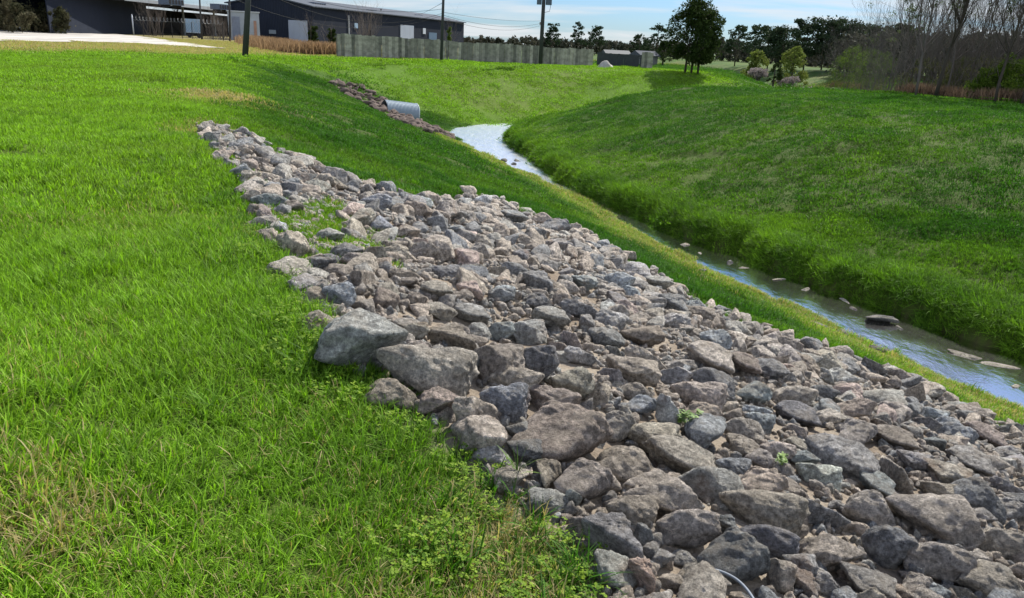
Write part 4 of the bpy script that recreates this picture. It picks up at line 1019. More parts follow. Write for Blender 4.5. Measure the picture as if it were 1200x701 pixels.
def slab(name, c4, z4, th, mat, parent):
    mb = MB(); lo = [(c[0], c[1], z) for c, z in zip(c4, z4)]; hi = [(c[0], c[1], z + th) for c, z in zip(c4, z4)]; mb.v = lo + hi
    mb.f = [(3, 2, 1, 0), (4, 5, 6, 7), (0, 1, 5, 4), (1, 2, 6, 5), (2, 3, 7, 6), (3, 0, 4, 7)]; return mb.build(name, mat, parent)
o2 = Vector((math.sin(rz2), -math.cos(rz2), 0)) * .8
slab('roof', [(b0[0] + o2.x, b0[1] + o2.y), (b2[0] + o2.x, b2[1] + o2.y), (b2[0] + back.x, b2[1] + back.y), (b0[0] + back.x, b0[1] + back.y)], [5.62, 5.35, 5.9, 6.15], .16, M_ROOF, lb_)
slab('fascia', [(b0[0] + o2.x * 1.05, b0[1] + o2.y * 1.05), (b2[0] + o2.x * 1.05, b2[1] + o2.y * 1.05), (b2[0] + o2.x * .98, b2[1] + o2.y * .98), (b0[0] + o2.x * .98, b0[1] + o2.y * .98)], [5.30, 5.03, 5.03, 5.30], .55, M_TRIM, lb_)
for k in range(1, 9):
    t = k / 8; MB().box((b1[0] + (b2[0] - b1[0]) * t, b1[1] + (b2[1] - b1[1]) * t, 2.7), (.3, .3, 5.4), rz2).build('post', M_TRIM if k < 3 else M_DARK, lb_)
roof_unit(132, -1.5, 122, 3.2, 2, .9, 'rooftop unit nearest the picture corner on the long shed')
roof_unit(201, 7.3, 135, 3.2, 2, .9, 'rooftop unit over the middle of the long shed canopy')
roof_unit(259, 12.6, 148, 3.0, 2, .9, 'rooftop unit at the right end of the long shed')

def base_obj(name, px, py, label, cat, group=None, dist=None):
    P = hit(px, py); return empty(name, P, math.atan2(-P[0], P[1]), label, cat, group), math.hypot(P[0], P[1])
# white storage shed
sh, dd = base_obj('storage_shed', 287, 47.5, 'pale weathered metal storage shed left of the leaning pole', 'shed')
sw = 31 / 873 * dd; shh = 28 / 873 * dd
MB().box((0, 2, shh / 2), (sw, 3.5, shh)).build('wall', simple('shed_wall', (.34, .38, .43), .6, .3, .8), sh)
MB().box((0, 2, shh + .06), (sw + .3, 3.8, .14)).build('roof', M_WHITE, sh)
MB().box((-sw * .25, .22, shh * .42), (sw * .25, .06, shh * .8)).build('door', simple('shed_door', (.20, .23, .30), .6), sh)
MB().box((sw * .36, .22, shh * .40), (sw * .09, .06, shh * .62)).build('rust_panel', simple('rusty_panel', (.36, .22, .17), .8), sh)
# pale blue cabinet, blue trailer box, tanks
cb, dd = base_obj('electrical_cabinet', 76, 38.2, 'pale blue upright cabinet standing before the left shed wall', 'cabinet')
cw_, ch_ = 8.6 / 873 * dd, 18 / 873 * dd
MB().box((0, 0, ch_ / 2), (cw_, .9, ch_)).build('body', M_PBLUE, cb); MB().box((cw_ * .33, -.47, ch_ / 2), (cw_ * .28, .04, ch_ * .95)).build('door', M_WHITE, cb); MB().box((-cw_ * .9, 0, .12), (cw_ * .7, 1.2, .24)).build('plinth', M_WHITE, cb)
tr_, dd = base_obj('box_trailer', 228, 44.5, 'pale blue box trailer parked below the open canopy', 'trailer')
cw_, ch_ = 15 / 873 * dd, 13.5 / 873 * dd
MB().box((0, .9, ch_ / 2 + .75), (cw_, 2, ch_)).build('body', M_PBLUE, tr_); MB().box((0, -.13, ch_ * .5 + .75), (.06, .05, ch_ * .95)).box((cw_ * .28, -.13, ch_ * .5 + .75), (.05, .05, ch_ * .95)).box((0, -.13, .82), (cw_, .06, .1)).build('door_frame', M_WHITE, tr_)
for sgn in (-1, 1):
    wm = MB(); wm.tube([(sgn * cw_ * .3, -.1, .38), (sgn * cw_ * .3, .12, .38)], .38, 14); wm.build('wheel', M_DARK, tr_)
for px, lb in ((15, 'white rounded tank nearest the left picture edge'), (29, 'white rounded tank second from the left picture edge')):
    tk, dd = base_obj('storage_tank', px, 36.6, lb, 'tank', 'white tanks by the left trees'); r_ = 4.0 / 873 * dd
    mb = MB(); mb.tube([(0, -.1, r_ * .2), (0, 0, r_ * .2), (0, .3, r_ * .9), (0, 1.6, r_ * .9)][2:], r_, 18); bd = mb.build('shell', M_WHITE, tk, False)
    mb = MB(); mb.tube([(0, .3 - k * .09, r_ * .9) for k in range(4)], [r_, r_ * .92, r_ * .7, r_ * .2], 18); mb.build('end_cap', M_WHITE, tk, True)
    MB().box((-r_ * .5, .9, r_ * .1), (.15, 1, r_ * .5)).box((r_ * .5, .9, r_ * .1), (.15, 1, r_ * .5)).build('saddle', M_DARK, tk)
# white posts
for px, py, hpx, lb in ((115.5, 39.6, 16, 'left one of two white marker posts close together'), (120, 39.8, 15, 'right one of two white marker posts close together'), (157, 41.5, 19, 'single white post at the left end of the wire fence')):
    P = hit(px, py); h_ = hpx / 873 * math.hypot(P[0], P[1]); tag(MB().tube([(0, 0, -.1), (0, 0, h_)], .10, 8).tube([(0, 0, h_), (0, 0, h_ + .12)], [.12, .04], 8).build('marker_post', M_WHITE, None, True, P), lb, 'post', 'white posts by the road')
# chain-link fence with coiled wire
f0 = hit(157, 41.3); f1 = hit(262, 47.4); rzf, lf_ = wall_frame(f0, f1); fz_ = f0[2]
cf = empty('wire_fence', (f0[0], f0[1], fz_), rzf, 'dark chain-link fence topped with coiled wire before the open canopy', 'fence'); dzf = f1[2] - f0[2]
npst = 9
for k in range(npst + 1): MB().tube([(lf_ * k / npst, 0, dzf * k / npst - .1), (lf_ * k / npst, 0, dzf * k / npst + 2.4)], .05, 6).build('post', M_DARK, cf)
msh = MB()
for k in range(int(lf_ / .45)): 
    x_ = k * .45; zq = dzf * x_ / lf_; msh.tube([(x_, 0, zq), (x_ + 2.2, 0, zq + 2.2)], .013, 3, False); msh.tube([(x_ + 2.2, .01, zq), (x_, .01, zq + 2.2)], .013, 3, False)
msh.build('mesh', M_DARK, cf)
coil = MB(); pts = [(k * .10, .28 * math.cos(k * .9), dzf * (k * .10) / lf_ + 2.5 + .28 * math.sin(k * .9)) for k in range(int(lf_ / .10))]; coil.tube(pts, .022, 3, False); coil.build('coiled_wire', M_TRIM, cf)

# ------------------------------------------------------------------ wooden fences
def picket_fence(name, p0, p1, h0, h1, label, mat, pick=.29, pieces=True):
    rz, ln = wall_frame(p0, p1); fz = tz(p0[0], p0[1]); root = empty(name, (p0[0], p0[1], fz), rz, label, 'fence')
    r = np.random.default_rng(5); mb = MB(); n = int(ln / pick); cs, sn = math.cos(rz), math.sin(rz)
    xs = np.array([(k + .5) * pick for k in range(n)]); zs = terrain(p0[0] + xs * cs, p0[1] + xs * sn) - fz
    for k in range(n):
        t = xs[k] / ln; h_ = h0 + (h1 - h0) * t + r.normal(0, .025); tl = r.normal(0, .006)
        b = len(mb.v); a_, c_ = xs[k] - pick * .49, xs[k] + pick * .49 * (1 if r.uniform() > .1 else .8); y_ = r.normal(0, .012)
        for (u, v) in ((a_, y_), (c_, y_), (c_, y_ + .03), (a_, y_ + .03)):
            mb.v.append((u, v, zs[k] - .1)); mb.v.append((u + tl * h_, v, zs[k] + h_))
        for (i_, j_) in ((0, 2), (2, 4), (4, 6), (6, 0)): mb.f.append((b + i_, b + j_, b + j_ + 1, b + i_ + 1))
        mb.f.append((b + 1, b + 3, b + 5, b + 7))
    mb.build('pickets', mat, root)
    rl = MB()
    for t in (.25, .8): rl.tube([(0, .08, h0 * t + zs[0]), (ln, .08, h1 * t + zs[-1])], .05, 4)
    rl.build('rails', mat, root)
    for k in range(int(ln / 6) + 1): 
        u = min(k * 6, ln - .1); MB().box((u, .15, zs[min(int(u / pick), n - 1)] + h0 * .45), (.12, .12, h0 * .95)).build('post', mat, root)
    return root
fA = hit(396, 67.0); fB = hit(697, 77.5)
picket_fence('wooden_fence', fA, fB, 24 / 873 * math.hypot(*fA[:2]), 17.5 / 873 * math.hypot(*fB[:2]), 'long weathered grey-green wooden picket fence before the warehouse', M_FENCE)
fC = hit(699, 76.6); fD = hit(750, 79.5)
picket_fence('wooden_fence', fC, fD, 14 / 873 * math.hypot(*fC[:2]), 12.5 / 873 * math.hypot(*fD[:2]), 'short dark wooden fence right of the long one', M_FENCED)
fE = hit(751, 80.0); fF = hit(766, 81.0)
picket_fence('wooden_fence', fE, fF, 17 / 873 * math.hypot(*fE[:2]), 16.5 / 873 * math.hypot(*fF[:2]), 'short pale wooden fence panel at the right end near the tree', M_FENCE)
# gravel pile
P = hit(709, 79.2); V, F = rock_verts(900, 4, 8, .8); Vp = V * np.array([.85, .8, .62]); Vp[:, 2] = np.maximum(Vp[:, 2], -.05)
k_ = 1 - .55 * np.clip(Vp[:, 2] / .6, 0, 1); Vp[:, 0] *= k_; Vp[:, 1] *= k_
Vp *= 10.5 / 873 * math.hypot(*P[:2]) / .85
o = add('gravel_pile', np_mesh('gravel_pile', Vp, F), road_m, None, P); tag(o, 'small whitish gravel pile in front of the dark fence', 'gravel pile', kind='thing')
# little houses beyond the fence
def house(px, dist, w_, d_, h_, rh, rz, label, wm, rm, pyb=None):
    P = at_dist(px, 60, dist); z = tz(P[0], P[1]); root = empty('house', (P[0], P[1], z), rz, label, 'house')
    MB().box((0, 0, h_ / 2), (w_, d_, h_)).build('wall', wm, root)
    mb = MB(); a, b = w_ / 2 + .3, d_ / 2 + .3
    mb.v = [(-a, -b, h_), (a, -b, h_), (a, b, h_), (-a, b, h_), (-a, 0, h_ + rh), (a, 0, h_ + rh)]; mb.f = [(0, 1, 5, 4), (2, 3, 4, 5), (0, 4, 3), (1, 2, 5), (0, 3, 2, 1)]; mb.build('roof', rm, root)
    MB().box((-w_ * .2, -d_ / 2 - .03, h_ * .55), (w_ * .16, .06, h_ * .4)).build('window', M_DARK, root); MB().box((w_ * .15, -d_ / 2 - .03, h_ * .4), (w_ * .12, .06, h_ * .75)).build('door', M_TRIM, root)
house(756, 100, 2.5, 2.2, 1.05, .6, .5, 'small shed with grey roof behind the short fence', simple('house_wall', (.20, .20, .20), .8), simple('house_roof', (.10, .11, .125), .9, spec=.1))
house(722, 140, 4.0, 4, .9, .6, .1, 'low dark roof seen over the dark fence', simple('house_wall_dark', (.10, .10, .11), .8), simple('house_roof_dark', (.06, .07, .08), .7))

# ------------------------------------------------------------------ poles and wires
def pole(px, py, hgt, rad, label, lean=0.0, name='utility_pole', arm=True):
    P = hit(px, py); root = empty(name, (P[0], P[1], P[2] - .1), 0, label, 'utility pole', 'wooden utility poles'); root.rotation_euler = (0, lean, 0)
    MB().tube([(0, 0, 0), (0, 0, hgt)], [rad, rad * .72], 12).build('pole', M_POLE, root, True)
    if arm:
        MB().box((0, .12, hgt - .7), (2.4, .11, .13)).build('crossarm', M_POLE, root)
        for sx_ in (-1.05, -.4, .4, 1.05): MB().tube([(sx_, .12, hgt - .64), (sx_, .12, hgt - .45)], [.03, .05], 8).build('insulator', M_TRIM, root)
    return root, P
r1, PP1 = pole(633, 76.3, 9.6, .19, 'tall pole carrying two grey transformers before the wooden fence')
dT = math.hypot(*PP1[:2]); zt = (76.3 - 7) / 873 * dT
for sgn, lb in ((-1, None), (1, None)):
    c = MB(); x_ = .42 * sgn + .03; ht = .86; rr_ = .21 if sgn < 0 else .27
    c.tube([(x_, -.1, zt - ht / 2), (x_, -.1, zt + ht / 2)], rr_, 16).tube([(x_, -.1, zt + ht / 2), (x_, -.1, zt + ht / 2 + .1)], [rr_ * .98, rr_ * .5], 16)
    tf = c.build('transformer', simple('transformer_grey', (.09, .12, .16), .4), r1); MB().tube([(x_, -.1, zt + ht / 2 + .05), (x_, -.1, zt + ht / 2 + .35)], [.05, .03], 8).build('bushing', M_TRIM, tf)
MB().tube([(.5, -.05, zt + .2), (.62, -.05, zt - .6), (.55, -.05, zt - .95), (.12, -.02, zt - 1.05)], .02, 5).build('lead_wire', M_DARK, r1)
r2, PP2 = pole(517, 73.5, 9.0, .125, 'slimmer pole standing before the fence, left of the transformer pole', .02)
r3, PP3 = pole(287, 67.6, 8.0, .20, 'leaning dark pole nearest the camera, by the road end', .125, arm=False)
r4, PP4 = pole(236.5, 46.5, 9, .14, 'thin dark pole between the blue trailer and the brush', .03, arm=False)
r5, PP5 = pole(269.5, 48.0, 9, .16, 'thin dark pole at the left corner of the pale shed', .06, arm=False)
P = at_dist(633.5, 50, 95); P[2] = tz(P[0], P[1]); zt2 = (54 - 29.5) / 873 * 95 + 1.65
tag(MB().tube([(0, 0, 0), (0, 0, zt2 - P[2])], .12, 6).box((0, 0, zt2 - P[2] - .15), (.5, .3, .3)).build('service_post', simple('pinkish_post', (.30, .25, .25), .8), None, True, P), 'slim pale service post just behind the transformer pole', 'post')
def wire(a, b, sag, label, rad=.016):
    a, b = Vector(a), Vector(b); pts = []
    for k in range(25):
        t = k / 24; p_ = a.lerp(b, t); p_.z -= sag * 4 * t * (1 - t); pts.append(p_)
    c = pts[0].copy(); o = MB().tube([p_ - c for p_ in pts], rad, 4).build('power_line', M_DARK, None, True, c); tag(o, label, 'power line', 'power lines between the poles')
d2 = math.hypot(*PP2[:2])
def on_pole(px, py, P): return tuple(at_dist(px, py, math.hypot(P[0], P[1])))
svc = (P[0], P[1], zt2 - .1)
wire(on_pole(520, 14.5, PP2), (svc[0], svc[1], zt2 + .15), .25, 'upper power line from the slim pole to the service post')
wire(on_pole(520, 18, PP2), (svc[0], svc[1], zt2 - .12), .6, 'middle power line from the slim pole to the service post')
wire(on_pole(520, 22, PP2), (svc[0], svc[1], zt2 - .35), .7, 'lowest power line from the slim pole to the service post')
wire(on_pole(519, 10.5, PP2), tuple(at_dist(300, -22, 60)), .9, 'upper power line running left from the slim pole')
wire(on_pole(519, 15.5, PP2), tuple(at_dist(300, -14, 58)), 1.4, 'middle power line running left from the slim pole')
wire(on_pole(519, 18.0, PP2), tuple(at_dist(250, -12, 56)), 1.6, 'lowest power line running left from the slim pole')
wire(on_pole(519, 3, PP2), tuple(at_dist(485, 18.5, 170)), .2, 'service line dropping from the slim pole to the warehouse roof')
wire(on_pole(237, -20, PP4), tuple(at_dist(155, 20, 118)), .3, 'service line dropping leftward to the long shed')

# ------------------------------------------------------------------ culvert pipe
ce = hit(493, 141); cs_ = hit(463, 133.5)
endc = at_dist(486.5, 135.5, math.hypot(*ce[:2]) + .1); stc = at_dist(462, 131.0, math.hypot(*ce[:2]) - .35); r_ = .70
cv = empty('culvert_pipe', endc, 0, 'blue-grey corrugated metal culvert pipe sticking out of the far bank rubble', 'culvert pipe')
ax = Vector(stc) - Vector(endc); ax = ax.normalized() * 2.0 + Vector((0, 0, -.12))
pts = []; rads = []
for k in range(121):
    t = k / 120; pts.append(ax * t); rads.append(r_ + .018 * math.sin(k * 1.2))
mb = MB(); mb.tube(pts, rads, 28, False); bi = len(pts)
mb.tube([ax * t for t in (1, .5, .1, 0)], [r_ - .05] * 4, 28, False)
q = NT('galvanised_culvert'); p = q.objc(); M_GALV = q.done(q.bsdf(q.mix(q.noise(2.5, p, 5), (.20, .26, .31), (.33, .40, .45)), .6, .4, .2))
mb.build('barrel', M_GALV, cv, True)
mb = MB(); nrm = ax.normalized(); rim = []; rf_ = nrm.orthogonal().normalized(); bb = nrm.cross(rf_)
rim = [(rf_ * math.cos(k / 28 * 6.2832) + bb * math.sin(k / 28 * 6.2832)) * r_ for k in range(29)]
mb.tube(rim, .035, 6, False); mb.build('rim', simple('rim_metal', (.45, .52, .55), .4), cv, True)

# ------------------------------------------------------------------ hose and loose stones in the stream
hp_ = hits([(838, 700), (846, 678), (862, 684), (876, 698), (884, 715)])
pz = []
ctl = [(838, 668, .10), (850, 672, .17), (864, 680, .20), (876, 692, .18), (886, 708, .10), (890, 722, .02)]
base_h = hits([(c[0], c[1] + 22) for c in ctl])
for c, b in zip(ctl, base_h): pz.append(tuple(at_dist(c[0], c[1], math.hypot(b[0], b[1]))))
pts = catmull([(*p_,) for p_ in pz], 8); off0 = Vector(pts[0])
tag(MB().tube([Vector(p_) - off0 for p_ in pts], .0065, 10).build('hose', simple('pale_hose', (.18, .21, .25), .6), None, True, off0), 'whitish plastic hose curving out between the bottom rocks', 'hose')
ST = [(874, 314, 22, 'pale flat stone in the stream nearest the overhanging grass bend'), (911, 327, 20, 'pale flat stone in the stream, second of the pair upstream'), (945, 339, 14, 'small pale flat stone at midstream under the grass'),
      (990, 353, 18, 'pale flat stone beside the dark grass shade, above the dark rock'), (1002, 362, 14, 'small pale stone just behind the dark rock in the stream'), (1130, 416, 34, 'largest pale flat stone in the stream near the right edge'),
      (1171, 428, 38, 'pale flat stone closest to the right picture edge in the stream'), (1193, 453, 14, 'small pale stone in the stream at the right picture edge'), (803, 287, 16, 'pale flat stone at the narrow part of the stream'),
      (820, 297, 14, 'pale stone where the stream widens again'), (1055, 384, 12, 'small pale stone past the dark stream rock')]
for k, (px, py, wp, lb) in enumerate(ST):
    P = at_z(px, py, WZ); s = wp / 873 * np.linalg.norm(P - CAM_P) / 2; sset = LO_I[k % NV][1]
    o = bpy.data.objects.new('stream_stone', sset); COL.objects.link(o); o.location = (P[0], P[1], WZ - .012); o.scale = (s * (.8 + .1 * (k % 4)), s * (.35 + .12 * (k % 3)), .030 + .012 * (k % 3)); o.rotation_euler = (.05 * (k % 3 - 1), 0, .5 * k); c_ = .8 + .12 * (k % 4); o.color = (.33 * c_, .30 * c_, .25 * c_, 1)
    tag(o, lb, 'stone', 'flat stones in the stream')
for k, (px, py, wp, lb) in enumerate([(1030, 376, 32, 'dark flat rock lying in midstream'), (855, 308, 10, 'small dark rock in the stream by the reflection'), (590, 189, 12, 'dark stone at the left of the far wide water'), (601, 193, 10, 'second dark stone in the far wide water'),
      (606, 189, 9, 'dark stone furthest right in the far wide water'), (957, 383, 26, 'flat grey rock on the grassy water edge'), (985, 392, 24, 'grey rock beside the water left of the stream rocks'), (920, 343, 16, 'small rock at the near water edge'),
      (820, 318, 14, 'dark rock on the near grassy water edge'), (1030, 412, 20, 'grey rock close to the near water edge')]):
    P = hit(px, py) if px in (957, 985, 920, 820, 1030) and py != 376 else at_z(px, py, WZ); s = wp / 873 * np.linalg.norm(P - CAM_P) / 2
    o = bpy.data.objects.new('stream_rock', LO_I[(k * 3 + 1) % NV][1]); COL.objects.link(o); o.location = (P[0], P[1], P[2] + s * .12); o.scale = (s, s * .7, s * .38); o.rotation_euler = (0, 0, .7 * k); o.color = (.13, .13, .125, 1)
    tag(o, lb, 'rock', 'dark rocks at the stream')

# ------------------------------------------------------------------ trees
P = hit(810, 86.5)
tr3 = leafy_tree(P[0], P[1], 6.5, 5.2, 'dense dark evergreen tree with three trunks on the far lawn edge', 71, M_OAK, trunks=3, base=.22, clumps=170, per=95, leaf=.13, flat=.85, tr=.11)
def far_at(px, dist):
    d = pray(px, 60); h = math.hypot(d[0], d[1]); return d[0] / h * dist, d[1] / h * dist
def hfor(px, py, dist):      # height of something whose top shows at py
    d = pray(px, py); return CAM_P[2] + d[2] / math.hypot(d[0], d[1]) * dist - tz(*far_at(px, dist))
for k, (px, py, dist, cw, lb) in enumerate([(647, 29, 210, 4.2, 'pine just right of the transformer pole'), (676, 26, 230, 4.2, 'tall thin pine above a round crown left of mid-sky'), (697, 31, 210, 5.5, 'leaning thin pine over the far end of the wooden fence'),
        (749, 41, 190, 5.0, 'low pine behind the small grey-roofed house'), (769, 29, 180, 6.0, 'pine left of the dense three-trunked tree'), (863, 30, 170, 5.0, 'slender pine, left of the pair right of the big tree'), (883, 30, 165, 5.0, 'slender pine, right of the pair right of the big tree')]):
    x_, y_ = far_at(px, dist); pine(x_, y_, hfor(px, py, dist), lb, 200 + k, cw * 1.15, .30, 12, leaf=.30, per=34, group='slender pines on the skyline')
for k, (px, py, dist, cw, lb) in enumerate([(902, 34, 150, 8, 'dark spreading pine left of the large dark pine clump'), (918, 33, 145, 8, 'dark spreading pine touching the left of the large clump'), (945, 24, 140, 9, 'tallest dark pine at the left of the large clump'), (966, 24, 142, 10, 'dark pine in the middle of the large clump'), (985, 25, 138, 9, 'dark pine at the right of the large clump'),
        (1006, 31, 135, 9, 'dark pine behind the first bare saplings'), (1030, 34, 130, 9, 'dark pine right behind the bushes'), (1052, 30, 125, 8, 'dark pine behind the middle of the thicket')]):
    x_, y_ = far_at(px, dist); pine(x_, y_, hfor(px, py, dist), lb, 240 + k, cw, .30, 11, leaf=.24, per=110, group='dark pines behind the field')
for k, (px, py, pb, wpx, mt, lb) in enumerate([(889, 58, 82, 28, M_WILLOW, 'olive spring tree left of the yellow-green one'), (933, 54, 82, 38, M_WILLOW, 'yellow-green spring tree in the middle of the field edge')]):
    dist = 118 - 8 * k; x_, y_ = far_at(px, dist); leafy_tree(x_, y_, hfor(px, py, dist), wpx / 873 * dist, lb, 270 + k, mt, base=.25, clumps=60, per=60, leaf=.16, shape='dome', tr=.12, name='spring_tree')
for k, (px, pt, pb, wpx, lb) in enumerate([(889.5, 69, 84.5, 23, 'leftmost pale blossoming shrub on the field'), (925, 67.5, 86, 22, 'middle pale blossoming shrub on the field'), (949.5, 71, 87, 22, 'rightmost pale blossoming shrub on the field')]):
    Q_ = at_z(px, pb, 0); dist = math.hypot(Q_[0], Q_[1]); h_ = (pb - pt) / 873 * dist; x_, y_ = Q_[0], Q_[1]
    r = np.random.default_rng(k + 5); root = empty('blossom_tree', (x_, y_, tz(x_, y_)), 0, lb, 'tree', 'blossoming shrubs on the field'); tb = MB(); tips = []
    for j in range(5): a = j * 1.26; branchy(tb, r, (0, 0, 0), (math.cos(a) * .5, math.sin(a) * .5, 1), h_ * .6, .10, 2, tips, .5, .2, 3, 3, 4)
    tb.build('trunk', M_BARK, root, True); wd = wpx / 873 * dist
    cl = [((r.uniform(-.5, .5) * wd * .8, r.uniform(-.5, .5) * wd * .5, h_ * r.uniform(.45, .88)), wd * .13, .7) for _ in range(34)]
    add('crown', crown_mesh('crown', cl, 36, .11, M_BLOSSOM, 60 + k), None, root)
Q_ = at_z(908, 85, 0); leafy_tree(Q_[0], Q_[1], 26 / 873 * math.hypot(*Q_[:2]), 1.9, 'narrow dark upright tree between the blossoming shrubs', 290, M_OAK, clumps=26, per=70, leaf=.10, base=.3, name='upright_tree')
for px, py, lb in ((961, 86.5, 'low dark shrub right of the blossoming shrubs'), (839, 77.5, 'small dark round shrub on the pale far field')):
    Q_ = at_z(px, py, 0); bush(Q_[0], Q_[1], .75, 1.5, lb, 300 + int(px), M_OAK, leaf=.09, per=40, clumps=16)
Q_ = at_z(762, 80, 0); x_, y_ = far_at(778, 100); leafy_tree(x_, y_, 3.0, 2.6, 'small round tree just left of the three-trunked tree', 311, M_OAK, clumps=30, per=60, leaf=.12, name='round_tree')

# far treeline: reads as one mass
def treeline(name, x0_, x1_, n, dist_f, top_f, mat, label, seed, leaf=.5, per=60):
    r = np.random.default_rng(seed); C = []; vv = []
    for k in range(n):
        px = x0_ + (x1_ - x0_) * (k + r.uniform()) / n; dist = dist_f(px) * r.uniform(.95, 1.08); x_, y_ = far_at(px, dist); H_ = hfor(px, top_f(px) + abs(r.normal(0, 4.0)), dist); H_ = max(H_, 2); z0 = tz(x_, y_)
        wd = H_ * r.uniform(.3, .5); m = per
        nc = 13; cu = r.uniform(.12, .92, nc); ca = r.uniform(0, 6.28, nc); cr_ = wd * 1.15 * np.sqrt(r.uniform(0, 1, nc)) * (1.1 - .75 * cu); cs_ = wd * r.uniform(.10, .34, nc); ci = r.integers(0, nc, m)
        dv = r.normal(0, .5, (m, 3)) * cs_[ci][:, None] * 1.2
        C.append(np.stack([x_ + (cr_ * np.cos(ca))[ci] + dv[:, 0], y_ + (cr_ * np.sin(ca))[ci] + dv[:, 1], z0 + np.maximum(H_ * cu[ci] + dv[:, 2], .1)], -1)); vv.append(np.clip(r.uniform(0, 1) * .7 + r.uniform(0, .3, m), 0, 1))
    C = np.concatenate(C); V, F, v = quads_cloud(C, leaf, r, vv=np.concatenate(vv)); me = np_mesh(name, V, F, False, dict(v=v)); me.materials.append(mat)
    o = bpy.data.objects.new(name, me); COL.objects.link(o); tag(o, label, 'woods', kind='stuff')
treeline('far_woods', 520, 1010, 190, lambda p: 260 - .13 * (p - 520) - (.25 * max(0, p - 900)), lambda p: 39.5 + 0.032 * (p - 520) - (6 if 820 < p < 870 else 0), M_FARWOOD, 'distant mixed woods along the horizon', 401, .55, 170)
treeline('woods_behind_thicket', 985, 1420, 120, lambda p: 120 - .10 * (p - 985), lambda p: 35 + .0 * (p - 985), M_FARWOOD, 'dark woods showing behind the bare thicket', 402, .30, 360)
treeline('woods_by_tanks', -300, 84, 60, lambda p: 117, lambda p: -2 + .10 * max(0, p), leaf_mat('left_wood_leaf', (.035, .045, .02), (.11, .10, .06), .25, .4), 'brown and green woods at the far left edge', 403, .20, 900)

# right thicket
TH = [(1062, 8.5, .09, 'bare sapling left of the middle thicket'), (1073, 9.5, .10, 'tall bare tree rising from the middle of the thicket'), (1083, 8.0, .07, 'thin bare tree between the two tall ones in the thicket'),
      (1096, 10.0, .15, 'thickest vine-clad bare tree in the thicket'), (1108, 9.0, .07, 'thin bare tree right of the vine-clad one'), (1128, 8.0, .06, 'slim bare tree in the pale gap of the thicket'),
      (1146, 7.5, .06, 'slim bare tree before the right bushes'), (1166, 9.5, .10, 'dark bare tree leaning near the right edge'), (1180, 8.2, .08, 'bare tree with forked stem near the right picture edge'), (1197, 9.0, .10, 'bare tree cut by the right picture edge'),
      (1040, 7.0, .05, 'slight grey sapling behind the bushes'), (1024, 6.8, .045, 'slight grey sapling left of the thicket'), (1010, 6.2, .04, 'leftmost pale wispy sapling against the sky'), (1053, 8.0, .05, 'wispy sapling next to the middle thicket')]
base_y = lambda px: 104 + (px - 985) * .083
for k, (px, h_, rd_, lb) in enumerate(TH):
    back_ = 1.0 if k in (3, 7, 1, 9) else 1.12 + .03 * (k % 4); Q_ = hit(px, base_y(px) + 1); x_, y_ = Q_[0] * back_, Q_[1] * back_
    bare_tree(x_, y_, h_ * (.9 if back_ < 1.1 else 1.0), lb, 500 + k, rd_ * .72, M_TWIG if k not in (3, 7, 9) else M_BARK, depth=4, spread=.42, lean=(random.uniform(-.06, .1), 0), leaves=(190 if k in (3, 1, 7) else (110 if k in (0, 8, 5, 9) else 25)), leafmat=(M_OAK if k % 2 else M_BUSH), group='bare trees of the thicket', kids=3)
for k, (px, ph, pw, mt, lb, bk) in enumerate([(991, 47, 42, M_BUSH, 'leftmost dark green bush at the corner of the thicket', .97), (1012, 44, 44, M_BUSH, 'broad green bush second from the thicket corner', .96), (1030, 40, 34, M_BUSH, 'green bush left of the tall bare trees', .99), (1118, 36, 30, M_BUSH, 'green bush behind the vine-clad tree', 1.15),
        (1150, 30, 34, M_BUSH, 'low green bush right of the pale gap', .99), (1176, 44, 36, M_BUSH, 'dark bush below the leaning bare tree', 1.08), (1204, 50, 44, M_BUSH, 'dark green bush at the right picture edge', 1.05), (1240, 52, 50, M_OAK, 'dark bush just beyond the right picture edge', 1.05)]):
    Q_ = hit(px, base_y(px)); x_, y_ = Q_[0] * bk, Q_[1] * bk; dist = math.hypot(x_, y_)
    bush(x_, y_, ph / 873 * dist * 1.05, pw / 873 * dist, lb, 560 + k, mt, leaf=.055, per=110, clumps=60, group='bushes of the thicket', twigs=3)
thp = []
for px in (975, 1010, 1060, 1110, 1160, 1210, 1260, 1330):
    Q_ = hit(px, base_y(px)); thp.append((Q_[0] * 1.12, Q_[1] * 1.12, 1.5))
rr0 = np.random.default_rng(77); THL = ['thin bare tree standing far back in the thicket between taller trunks']
for k in range(16):
    px = 1015 + k * 13 + rr0.uniform(-4, 4); Q_ = hit(px, base_y(px)); bk = rr0.uniform(1.22, 1.5)
    bare_tree(Q_[0] * bk, Q_[1] * bk, rr0.uniform(7.5, 10.5), THL[0], 800 + k, .055, M_TWIG, depth=4, spread=.4, leaves=0, group='bare trees far back in the thicket', kids=3)
brush('bare_brush', thp, 'tangle of bare grey brush filling the thicket', 610, 1.2, 5.4, 850, M_TWIG, .015, 2)
ru = np.random.default_rng(88); ucl = []
for k in range(230):
    i_ = int(ru.integers(1, len(thp) - 1)); t = ru.uniform(); a = np.array(thp[i_]) * (1 - t) + np.array(thp[i_ + 1]) * t; x_, y_ = a[0] + ru.normal(0, 1.0), a[1] + ru.normal(0, 1.0)
    ucl.append(((x_, y_, tz(x_, y_) + ru.uniform(.1, 2.0) ** 1.1), ru.uniform(.25, .7), .8))
tag(add('underbrush', crown_mesh('underbrush', ucl, 170, .05, leaf_mat('olive_underbrush', (.06, .08, .03), (.20, .20, .09), .25, .6), 89)), 'olive and brown underbrush filling the foot of the thicket', 'underbrush', kind='stuff')
thp2 = [(a / 1.12 * 1.02, b / 1.12 * 1.02, .35) for a, b, c in thp]
